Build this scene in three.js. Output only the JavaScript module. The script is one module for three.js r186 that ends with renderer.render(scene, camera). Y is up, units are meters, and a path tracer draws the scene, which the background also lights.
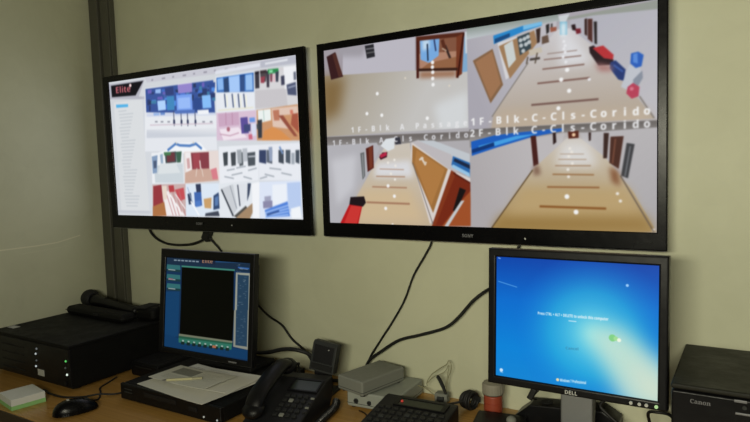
import * as THREE from 'three';
import { RoundedBoxGeometry } from 'three/addons/geometries/RoundedBoxGeometry.js';
import { TextGeometry } from 'three/addons/geometries/TextGeometry.js';
import { FontLoader } from 'three/addons/loaders/FontLoader.js';
import { RectAreaLightUniformsLib } from 'three/addons/lights/RectAreaLightUniformsLib.js';
import * as BGU from 'three/addons/utils/BufferGeometryUtils.js';

RectAreaLightUniformsLib.init();
const scene = new THREE.Scene();
const renderer = new THREE.WebGLRenderer({ antialias: true });
renderer.toneMapping = THREE.LinearToneMapping;
renderer.toneMappingExposure = 1;
renderer.shadowMap.enabled = true;

// ---------------------------------------------------------------- camera
const camera = new THREE.PerspectiveCamera(37.71, 750 / 422, 0.02, 30);
camera.rotation.order = 'YXZ';
camera.position.set(0.630, 1.404, 1.528);
camera.rotation.set(-0.0765, 0.5565, -0.031);
scene.background = new THREE.Color(0x000000);   // a closed room: no sky reaches it

// ---------------------------------------------------------------- room light (the fitting is built around it below)
const LAMP = { x: 0.52, y: 1.5, z: 1.98, w: 0.9, h: 0.2, power: 54 };
const lampColor = new THREE.Color().setRGB(1, 0.965, 0.75);
const lamp = new THREE.RectAreaLight(lampColor, LAMP.power, LAMP.w - 0.04, LAMP.h - 0.03);
lamp.name = 'batten_light';

// ---------------------------------------------------------------- helpers
const font = await new FontLoader().loadAsync('fonts/droid/droid_sans_bold.typeface.json');
const serif = await new FontLoader().loadAsync('fonts/droid/droid_serif_bold.typeface.json');
let seed = 12345;
const rnd = () => { seed = (seed * 1664525 + 1013904223) >>> 0; return seed / 4294967296; };
function noiseTexture(size, lo, hi, octaves, rx = 1, ry = 1) {
  const v = new Float32Array(size * size);
  let amp = 1, total = 0;
  for (let o = 0, n = octaves[0]; o < octaves.length; o++) {
    n = octaves[o];
    const g = Float32Array.from({ length: n * n }, rnd);
    for (let y = 0; y < size; y++) for (let x = 0; x < size; x++) {
      const fx = x / size * n, fy = y / size * n, ix = fx | 0, iy = fy | 0, u = fx - ix, w = fy - iy, s = u * u * (3 - 2 * u), t = w * w * (3 - 2 * w);
      const a = g[(iy % n) * n + ix % n], b = g[(iy % n) * n + (ix + 1) % n], c = g[((iy + 1) % n) * n + ix % n], d = g[((iy + 1) % n) * n + (ix + 1) % n];
      v[y * size + x] += amp * ((a * (1 - s) + b * s) * (1 - t) + (c * (1 - s) + d * s) * t);
    }
    total += amp; amp *= 0.75;
  }
  const data = new Uint8Array(size * size * 4);
  for (let i = 0; i < v.length; i++) { const k = Math.round(255 * (lo + (hi - lo) * v[i] / total)); data.set([k, k, k, 255], i * 4); }
  const t = new THREE.DataTexture(data, size, size);
  t.wrapS = t.wrapT = THREE.RepeatWrapping; t.magFilter = THREE.LinearFilter; t.repeat.set(rx, ry); t.needsUpdate = true;
  return t;
}
const grain = noiseTexture(256, 0, 1, [64, 128, 200]);
const smudge = noiseTexture(256, 0.55, 0.95, [6, 18, 60]);
const roller = noiseTexture(512, 0, 1, [90, 200, 400], 1, 1);
function std(color, roughness, extra = {}) { return new THREE.MeshStandardMaterial({ color, roughness, ...extra }); }
const plastic = (color, roughness = 0.5) => new THREE.MeshPhysicalMaterial({ color, roughness, specularIntensity: 0.45, bumpMap: grain, bumpScale: 0.0002, roughnessMap: smudge });

function tag(o, label, category, group, kind) {
  Object.assign(o.userData, label && { label }, category && { category }, group && { group }, kind && { kind });
  return o;
}
function thing(name, label, category, [x, y, z] = [0, 0, 0], turn = 0) {
  const o = new THREE.Group();
  o.name = name; o.position.set(x, y, z); o.rotation.y = turn;
  scene.add(o);
  return tag(o, label, category);
}
function add(name, geometry, material, parent, [x, y, z] = [0, 0, 0], [a, b, c] = [0, 0, 0]) {
  const m = new THREE.Mesh(geometry, material);
  m.name = name; m.position.set(x, y, z); m.rotation.set(a, b, c);
  m.castShadow = m.receiveShadow = true;
  (parent ?? scene).add(m);
  return m;
}
const rbox = (w, h, d, r = 0.004, s = 3) => new RoundedBoxGeometry(w, h, d, s, Math.min(r, w / 2.01, h / 2.01, d / 2.01));
const box = (w, h, d) => new THREE.BoxGeometry(w, h, d);
const cyl = (r0, r1, h, n = 24) => new THREE.CylinderGeometry(r0, r1, h, n);
const merge = (...list) => BGU.mergeGeometries(list.map((g) => (g.index ? g.toNonIndexed() : g)).map((g) => { for (const k of Object.keys(g.attributes)) if (!['position', 'normal', 'uv'].includes(k)) g.deleteAttribute(k); return g; }));
function shapeOf(pts, hole) {
  const s = new THREE.Shape(pts.map(([x, y]) => new THREE.Vector2(x, y)));
  if (hole) s.holes.push(new THREE.Path(hole.map(([x, y]) => new THREE.Vector2(x, y))));
  return s;
}
function prism(profile, width, bevel = 0.002) {   // profile points are (z, y); the prism runs along x, centred
  const g = new THREE.ExtrudeGeometry(shapeOf(profile), { depth: width - 2 * bevel, bevelEnabled: bevel > 0, bevelSize: bevel, bevelThickness: bevel, bevelOffset: -bevel, bevelSegments: 2 });
  g.translate(0, 0, -(width - 2 * bevel) / 2); g.rotateY(-Math.PI / 2);
  return g;
}
function slab(pts, thickness, bevel = 0.0005) {   // a flat sheet with the outline (x, z), lying at y = 0
  const g = new THREE.ExtrudeGeometry(shapeOf(pts.map(([x, z]) => [x, -z])), { depth: thickness, bevelEnabled: bevel > 0, bevelSize: bevel, bevelThickness: bevel / 4, bevelOffset: -bevel, bevelSegments: 1 });
  g.rotateX(-Math.PI / 2);
  return g;
}
function frameGeometry(l, r, b, t, hl, hr, hb, ht, depth, bevel) {
  const g = new THREE.ExtrudeGeometry(shapeOf([[l, b], [r, b], [r, t], [l, t]], [[hl, hb], [hl, ht], [hr, ht], [hr, hb]]), { depth, bevelEnabled: true, bevelSize: bevel, bevelThickness: bevel, bevelOffset: -bevel, bevelSegments: 3 });
  g.translate(0, 0, -depth - bevel);
  return g;
}
const tube = (pts, r, n = 0) => new THREE.TubeGeometry(new THREE.CatmullRomCurve3(pts.map((p) => new THREE.Vector3(...p)), false, 'centripetal'), n || pts.length * 10, r, 8);
function lettering(text, height, depth, material, parent, at, turn = [0, 0, 0], name = 'lettering', face = font) {
  const g = new TextGeometry(text, { font: face, size: height, depth, curveSegments: 4, bevelEnabled: false });
  g.computeBoundingBox();
  const { min, max } = g.boundingBox;
  g.translate(-(min.x + max.x) / 2, -(min.y + max.y) / 2, 0);
  return add(name, g, material, parent, at, turn);
}
function cable(name, label, pts, r, material, plugs = []) {
  const c = thing(name, label, 'cable');
  add('cord', tube(pts, r), material, c);
  for (const [x, y, z, w, h, d, a = 0, b = 0, e = 0] of plugs) add('plug', rbox(w, h, d, 0.003), material, c, [x, y, z], [a, b, e]);
  return c;
}

// ---------------------------------------------------------------- pictures shown on the screens
function paint(w, h, ops, softness = 2) {
  const canvas = document.createElement('canvas');
  canvas.width = w; canvas.height = h;
  const c = canvas.getContext('2d');
  const path = (p) => { c.beginPath(); for (let i = 0; i < p.length; i += 2) c[i ? 'lineTo' : 'moveTo'](p[i], p[i + 1]); };
  c.lineCap = 'butt'; c.lineJoin = 'round';
  for (const [k, ...a] of ops) {
    if (k === 'r') { c.fillStyle = a[0]; c.fillRect(...a.slice(1)); }
    else if (k === 'p') { c.fillStyle = a[0]; path(a[1]); c.fill(); }
    else if (k === 'b') { c.save(); c.filter = `blur(${a[1]}px)`; c.fillStyle = a[0]; path(a[2]); c.fill(); c.restore(); }
    else if (k === 'l') { c.strokeStyle = a[0]; c.lineWidth = a[1]; path(a[2]); c.stroke(); }
    else if (k === 'c') { c.fillStyle = a[0]; c.beginPath(); c.arc(a[1], a[2], a[3], 0, 7); c.fill(); }
    else if (k === 'g') { const g = c.createLinearGradient(...a[2]); g.addColorStop(0, a[0]); g.addColorStop(1, a[1]); c.fillStyle = g; path(a[3]); c.fill(); }
    else if (k === 'clip') { c.save(); c.beginPath(); c.rect(...a); c.clip(); }
    else if (k === 'unclip') c.restore();
    else if (k === 't') {
      const [text, color, size, [x0, y0, x1, y1]] = a;
      c.save(); c.fillStyle = color; c.font = `bold ${size}px sans-serif`; c.translate(x0, y0); c.rotate(Math.atan2(y1 - y0, x1 - x0));
      c.scale(Math.hypot(x1 - x0, y1 - y0) / c.measureText(text).width, 1); c.fillText(text, 0, 0); c.restore();
    } else if (k === 'm') {
      const [text, color, size, [x0, y0, x1, y1]] = a, n = text.length - 1;
      c.fillStyle = color; c.font = `bold ${size}px sans-serif`; c.textAlign = 'center';
      [...text].forEach((ch, i) => c.fillText(ch, x0 + (x1 - x0) * i / n, y0 + (y1 - y0) * i / n));
      c.textAlign = 'left';
    } else if (k === 'sky') {
      let g = c.createLinearGradient(0, 0, 0, h);
      g.addColorStop(0, '#0a47ae'); g.addColorStop(0.35, '#0a6fd2'); g.addColorStop(0.75, '#0b86dc'); g.addColorStop(1, '#1487d8');
      c.fillStyle = g; c.fillRect(0, 0, w, h);
      g = c.createRadialGradient(w * 0.62, h * 0.56, 20, w * 0.62, h * 0.56, w * 0.5);
      g.addColorStop(0, 'rgba(120,225,240,0.95)'); g.addColorStop(0.5, 'rgba(45,180,228,0.72)'); g.addColorStop(1, 'rgba(20,120,220,0)');
      c.fillStyle = g; c.fillRect(0, 0, w, h);
      c.save(); c.filter = 'blur(60px)'; c.fillStyle = 'rgba(214,236,214,0.85)';
      path([w * 0.56, h * 0.5, w * 0.80, h * 0.48, w * 1.1, h * 0.78, w * 1.1, h * 1.1, w * 0.82, h * 1.1]); c.fill();
      c.fillStyle = 'rgba(226,232,206,0.7)'; path([w * 0.80, h * 0.66, w * 1.1, h * 0.9, w * 1.1, h * 1.1, w * 0.92, h * 1.02]); c.fill(); c.restore();
    }
  }
  const soft = document.createElement('canvas');   // camera pictures are soft: no edge is sharper than the picture's own resolution
  soft.width = w; soft.height = h;
  const s = soft.getContext('2d');
  s.drawImage(canvas, 0, 0); s.filter = `blur(${softness}px)`; s.drawImage(canvas, 0, 0);
  const t = new THREE.CanvasTexture(soft);
  t.colorSpace = THREE.SRGBColorSpace; t.magFilter = THREE.LinearFilter;
  return t;
}
const hallFeeds = [
["clip",0,0,645,362],
["r","#aaa3ab",0,0,645,362],
["g","#a89c86","#cfcdca",[4,131,379,363],[-25,104,92,109,430,126,658,148,663,419,-39,390]],
["b","#8a7048",26,[-25,110,106,117,71,265,-34,294]],
["b","#dfe2e4",16,[505,263,651,223,647,377,526,365]],
["b","#a5765a",8,[448,133,602,144,599,167,450,157]],
["p","#c6c3cd",[92,109,100,-9,434,3,430,126]],
["b","#a9a5ad",10,[70,-47,236,-25,193,47,81,34]],
["p","#3c2022",[14,27,59,13,95,116,33,123]],
["p","#54302a",[44,21,62,16,92,111,72,116]],
["p","#2b2b30",[205,6,247,4,252,54,213,57]],
["l","#8b8a90",4,[210,20,249,20]],
["l","#777",4,[212,36,250,35]],
["p","#8a5a44",[446,5,633,13,606,145,449,128]],
["p","#b98a72",[450,67,603,75,606,137,451,126]],
["p","#7fb4ec",[454,17,536,19,531,83,490,105,455,89]],
["b","#cfe6fa",6,[464,16,494,18,493,51,465,58]],
["l","#23324d",6,[485,34,486,97]],
["l","#33406a",6,[514,22,520,65]],
["l","#3a2a26",9,[558,49,580,103]],
["l","#5d2f20",14,[547,27,558,69]],
["l","#cbb29a",5,[546,58,563,70]],
["p","#9c6a4a",[490,105,603,95,606,139,451,126]],
["p","#4e2018",[438,6,452,6,446,157,435,157]],
["p","#5a2a1c",[438,2,635,11,636,26,440,18]],
["p","#7a3c26",[605,24,636,14,624,159,599,172]],
["l","#3d150e",7,[634,14,606,172]],
["p","#3a2018",[443,121,607,135,606,145,442,131]],
["p","#86b3da",[636,28,655,11,656,152,624,154]],
["p","#dbe4ea",[638,12,661,7,659,82,639,89]],
["c","#ffffff",505,105,7],
["c","#ffffff",504,122,7],
["c","#ffffff",505,141,7],
["c","#ffffff",504,164,7],
["c","#ffffff",505,187,7],
["c","#ffffff",205,274,7],
["c","#ffffff",275,285,7],
["c","#ffffff",477,310,7],
["c","#ffffff",257,199,7],
["c","#e8dfcf",572,197,4],
["c","#e8dfcf",386,151,4],
["m","1F-Blk A Passage","#f4f4f6",30,[133,346,633,347]],
["unclip"],
["clip",645,0,635,380],
["r","#b3aeb6",645,0,635,380],
["g","#8f9a92","#c9d0d4",[1108,-5,1108,37],[646,-31,947,-30,991,22,746,41,645,45]],
["p","#9fa49c",[991,15,1284,3,1284,37,1087,23,993,22]],
["p","#d8dde0",[975,6,1013,4,1000,27,980,25]],
["g","#b3b0ba","#c9c6cc",[655,182,912,74],[645,39,913,25,969,21,969,54,877,148,741,320,734,378,638,373]],
["g","#bcbcc6","#c6c4ca",[1045,49,1247,302],[1013,25,1087,21,1284,31,1285,407,1266,355,1218,300,1013,50]],
["g","#d6d3d6","#bcae9e",[991,57,1000,337],[971,49,1013,51,1087,118,1208,273,1271,365,1285,428,727,402,742,314,871,147]],
["b","#e6e6ea",16,[980,51,1007,54,1086,171,979,170]],
["b","#c7b6a2",16,[767,298,1247,333,1276,417,728,390]],
["p","#2e8fd6",[746,39,855,20,920,16,920,29,855,40,748,69]],
["p","#1d4f86",[751,51,807,38,807,51,751,67]],
["p","#7fc6f2",[855,20,920,16,920,27,855,35]],
["p","#e0dfe2",[761,66,896,41,899,50,799,192,790,196]],
["p","#8d6a4c",[667,117,743,84,780,213,732,274]],
["p","#a87b58",[677,123,741,93,771,208,732,258]],
["p","#a8835f",[766,78,867,48,894,41,903,84,805,195]],
["p","#d5dbd9",[785,78,817,64,828,131,801,158]],
["p","#3b4a52",[833,55,876,45,882,99,842,119]],
["c","#c7cfd2",845,68,7],
["c","#c7cfd2",859,65,7],
["c","#c7cfd2",871,60,7],
["c","#c7cfd2",847,86,7],
["c","#c7cfd2",864,84,7],
["c","#c7cfd2",875,78,7],
["c","#c7cfd2",854,105,7],
["p","#3a2a26",[899,39,915,35,912,83,903,86]],
["p","#2e2a2a",[933,29,945,26,944,54,935,60]],
["l","#4a4544",6,[953,27,953,49]],
["p","#d0c7b6",[873,105,917,99,921,117,877,126]],
["l","#66594c",5,[870,127,865,151]],
["l","#66594c",5,[903,117,895,152]],
["l","#4d453f",8,[877,137,912,136]],
["p","#6b5548",[919,66,940,62,944,87,919,91]],
["p","#a1604c",[947,39,969,40,969,53,949,55]],
["p","#7cc0dc",[980,25,1004,28,1004,71,980,68]],
["b","#f2fbff",6,[984,30,1000,32,999,75,984,73]],
["p","#3a2320",[1060,28,1068,27,1068,84,1060,77]],
["p","#55302a",[1070,29,1085,31,1085,107,1070,93]],
["p","#2a2424",[1089,40,1099,42,1099,114,1091,110]],
["p","#2a1a1e",[1017,41,1030,40,1034,62,1021,58]],
["p","#7a2430",[1030,55,1047,56,1049,71,1034,73]],
["p","#2b1a20",[1074,119,1089,116,1120,160,1150,168,1146,184,1103,182,1076,138]],
["p","#c0343a",[1085,124,1118,120,1150,153,1148,168,1120,160]],
["p","#233a78",[1140,175,1156,171,1186,203,1180,238,1164,232,1138,194]],
["l","#3f62b0",5,[1150,185,1178,209]],
["p","#c9cdd6",[1196,190,1227,199,1235,231,1208,278,1172,256]],
["p","#8f97a6",[1208,237,1235,211,1237,234,1210,280]],
["p","#2a63c4",[1202,155,1223,152,1239,164,1233,198,1216,202,1200,186]],
["p","#5c92e4",[1208,158,1221,156,1222,189,1208,183]],
["p","#c0405c",[1192,258,1208,247,1227,261,1224,290,1204,296,1188,278]],
["c","#e07a90",1204,265,6],
["b","#b07a76",8,[1091,172,1144,188,1148,204,1107,200]],
["l","#7d5f58",7,[880,291,1103,289]],
["l","#86665e",6,[902,220,1076,218]],
["l","#8a6b62",5,[920,174,1059,173]],
["l","#8f746c",4,[925,143,1049,144]],
["l","#9a847c",3,[937,125,1036,125]],
["c","#ffffff",973,309,7],
["c","#ffffff",1009,254,7],
["c","#ffffff",983,215,7],
["c","#ffffff",1003,185,7],
["c","#f4f4f8",999,159,5],
["c","#f4f4f8",990,141,5],
["c","#f4f4f8",997,127,5],
["c","#f4f4f8",993,115,5],
["c","#f4f4f8",997,105,5],
["c","#f4f4f8",993,91,5],
["c","#f4f4f8",1074,223,5],
["l","#7f776f",4,[1227,290,1270,361]],
["l","#8b847e",4,[871,147,780,264,736,322]],
["l","#6e665f",3,[638,367,1285,379]],
["m","1F-Blk-C-Cls-Corido","#ffffff",36,[664,348,1249,349]],
["unclip"],
["clip",0,355,648,365],
["r","#b9b6ba",0,355,648,365],
["g","#77716f","#9a9694",[248,370,247,404],[-7,357,653,369,653,400,416,400,-10,405]],
["p","#bdbcc2",[-9,393,247,392,260,416,172,563,157,586,50,730,-25,732]],
["b","#d2d2d8",14,[18,454,149,435,129,574,39,646]],
["g","#d6cdc0","#cbb79a",[326,418,315,712],[313,407,398,399,408,476,487,718,50,730,157,586,230,483,280,416]],
["b","#e6e6ea",12,[244,472,401,465,411,532,228,529]],
["b","#d9c19c",20,[171,575,397,576,456,708,123,716]],
["p","#c8c3c6",[398,399,435,390,651,462,650,525,546,502,415,411]],
["p","#ccd2d8",[434,392,571,449,638,535,651,452,502,395]],
["p","#2f6fb6",[580,456,648,483,647,535,573,489]],
["p","#1d2b48",[587,464,648,491,648,506,582,475]],
["p","#9fd0f2",[580,487,645,520,647,535,572,496]],
["p","#e4dcd8",[406,399,415,402,561,504,649,540,649,577,572,523,493,698,478,714,401,454]],
["p","#a8753f",[410,408,558,504,492,670,406,479]],
["p","#b98248",[427,427,546,504,485,642,418,477]],
["l","#e9dccb",8,[446,456,465,487]],
["l","#e9dccb",7,[438,466,456,458]],
["l","#e2d2bd",7,[458,476,470,478]],
["p","#7c2c18",[577,513,649,558,646,716,488,720]],
["p","#a8552c",[614,619,648,587,646,716,529,719]],
["p","#1a1414",[605,573,630,583,587,664,575,660]],
["p","#cfd3d6",[609,623,623,621,555,719,539,719]],
["p","#8a3a1e",[572,508,591,519,500,720,485,720]],
["l","#5b1c0e",6,[581,519,649,558]],
["p","#5a231c",[194,413,230,401,230,492,199,508]],
["p","#7a3a28",[208,411,225,405,224,490,208,496]],
["p","#6f7274",[166,431,186,427,187,524,173,540]],
["l","#a9abac",3,[177,436,179,528]],
["p","#4a1a28",[256,450,272,432,296,431,293,451,263,461]],
["p","#c02a4a",[259,441,291,430,293,444,264,454]],
["p","#3a2428",[292,415,310,409,312,422,296,426]],
["p","#c21f22",[106,636,169,642,143,728,47,730]],
["p","#22181c",[110,610,178,607,186,633,171,649,103,641]],
["p","#d63a36",[112,645,163,649,137,723,71,725]],
["l","#b08468",8,[189,631,391,636]],
["l","#b48a70",6,[219,568,380,573]],
["l","#b8947c",5,[239,526,373,530]],
["l","#c0a290",4,[257,497,369,502]],
["c","#ffffff",280,655,7],
["c","#ffffff",322,606,7],
["c","#ffffff",294,565,7],
["c","#fbf6ee",327,540,5],
["c","#fbf6ee",309,517,5],
["c","#fbf6ee",331,486,5],
["c","#fbf6ee",327,463,5],
["c","#fbf6ee",310,719,5],
["c","#fbf6ee",297,473,5],
["p","#3a3a44",[330,376,355,375,360,402,334,403]],
["p","#e9eef2",[265,405,290,379,330,376,328,418,299,428]],
["l","#6d6560",3,[408,476,490,713]],
["m","1F-Blk A Cls Corido","#e9e9ee",30,[36,395,635,391]],
["unclip"],
["clip",648,362,632,358],
["r","#bdb7b6",648,340,632,380],
["g","#6f6a68","#a09b98",[953,368,952,409],[636,360,1279,368,1280,415,1055,394,984,390,647,428]],
["g","#b7b2b4","#c6c2c4",[656,553,910,449],[646,451,878,406,994,393,984,421,898,502,725,721,640,730]],
["g","#c2bfc2","#b6b3b6",[1074,415,1262,657],[1045,395,1279,390,1285,720,1254,721,1152,518,1055,424]],
["g","#d6cec4","#b0925c",[994,411,981,714],[999,411,1047,414,1123,477,1208,588,1277,717,725,727,882,512]],
["b","#e4e2e0",16,[984,421,1065,425,1103,507,962,504]],
["b","#c3a878",18,[842,576,1189,578,1245,706,760,720]],
["b","#a08048",18,[761,676,1244,667,1272,717,725,735]],
["p","#1e63c8",[654,406,743,388,834,382,984,376,984,386,878,401,751,432,656,458]],
["p","#48a8f0",[683,423,823,394,900,390,822,407,683,441]],
["p","#123a7c",[656,435,742,412,744,426,656,449]],
["p","#4a1f1c",[876,397,895,396,903,494,885,502]],
["p","#2c1a1a",[953,388,963,387,965,422,954,430]],
["p","#5a2418",[1004,389,1039,387,1039,411,1006,412]],
["c","#ffd9b0",1023,400,6],
["p","#33201e",[1071,395,1079,395,1078,421,1072,423]],
["p","#37201c",[1119,399,1135,400,1129,481,1117,481]],
["p","#4a251c",[1140,412,1180,412,1165,516,1136,496]],
["l","#7a4a38",5,[1155,419,1146,498]],
["p","#3c3d42",[1189,434,1213,439,1193,547,1172,538]],
["l","#8d9096",3,[1200,445,1184,540]],
["b","#8a5a3a",8,[1136,508,1163,523,1170,573,1144,558]],
["b","#8a6a58",7,[883,504,903,496,911,529,887,534]],
["l","#93602f",8,[905,640,1126,645]],
["l","#9c6c42",6,[932,573,1105,576]],
["l","#a27850",5,[951,530,1088,534]],
["l","#ab8a6c",4,[960,501,1078,504]],
["l","#b59a82",3,[971,480,1064,483]],
["l","#bda896",3,[977,462,1056,465]],
["c","#ffffff",999,606,8],
["c","#ffffff",1029,658,8],
["c","#f7f2ea",1005,539,5],
["c","#f7f2ea",1003,515,5],
["c","#f7f2ea",1018,495,5],
["c","#f7f2ea",1006,471,5],
["c","#f7f2ea",1016,457,5],
["c","#f7f2ea",1010,445,5],
["c","#f7f2ea",1161,596,5],
["c","#f7f2ea",1170,620,5],
["c","#f7f2ea",1268,711,5],
["l","#5b4426",4,[882,514,725,724]],
["l","#6b5d50",4,[1170,538,1270,717]],
["m","2F-Blk C-Cls-Corido","#f4f4f6",36,[660,389,1249,389]],
["unclip"],
];
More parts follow.
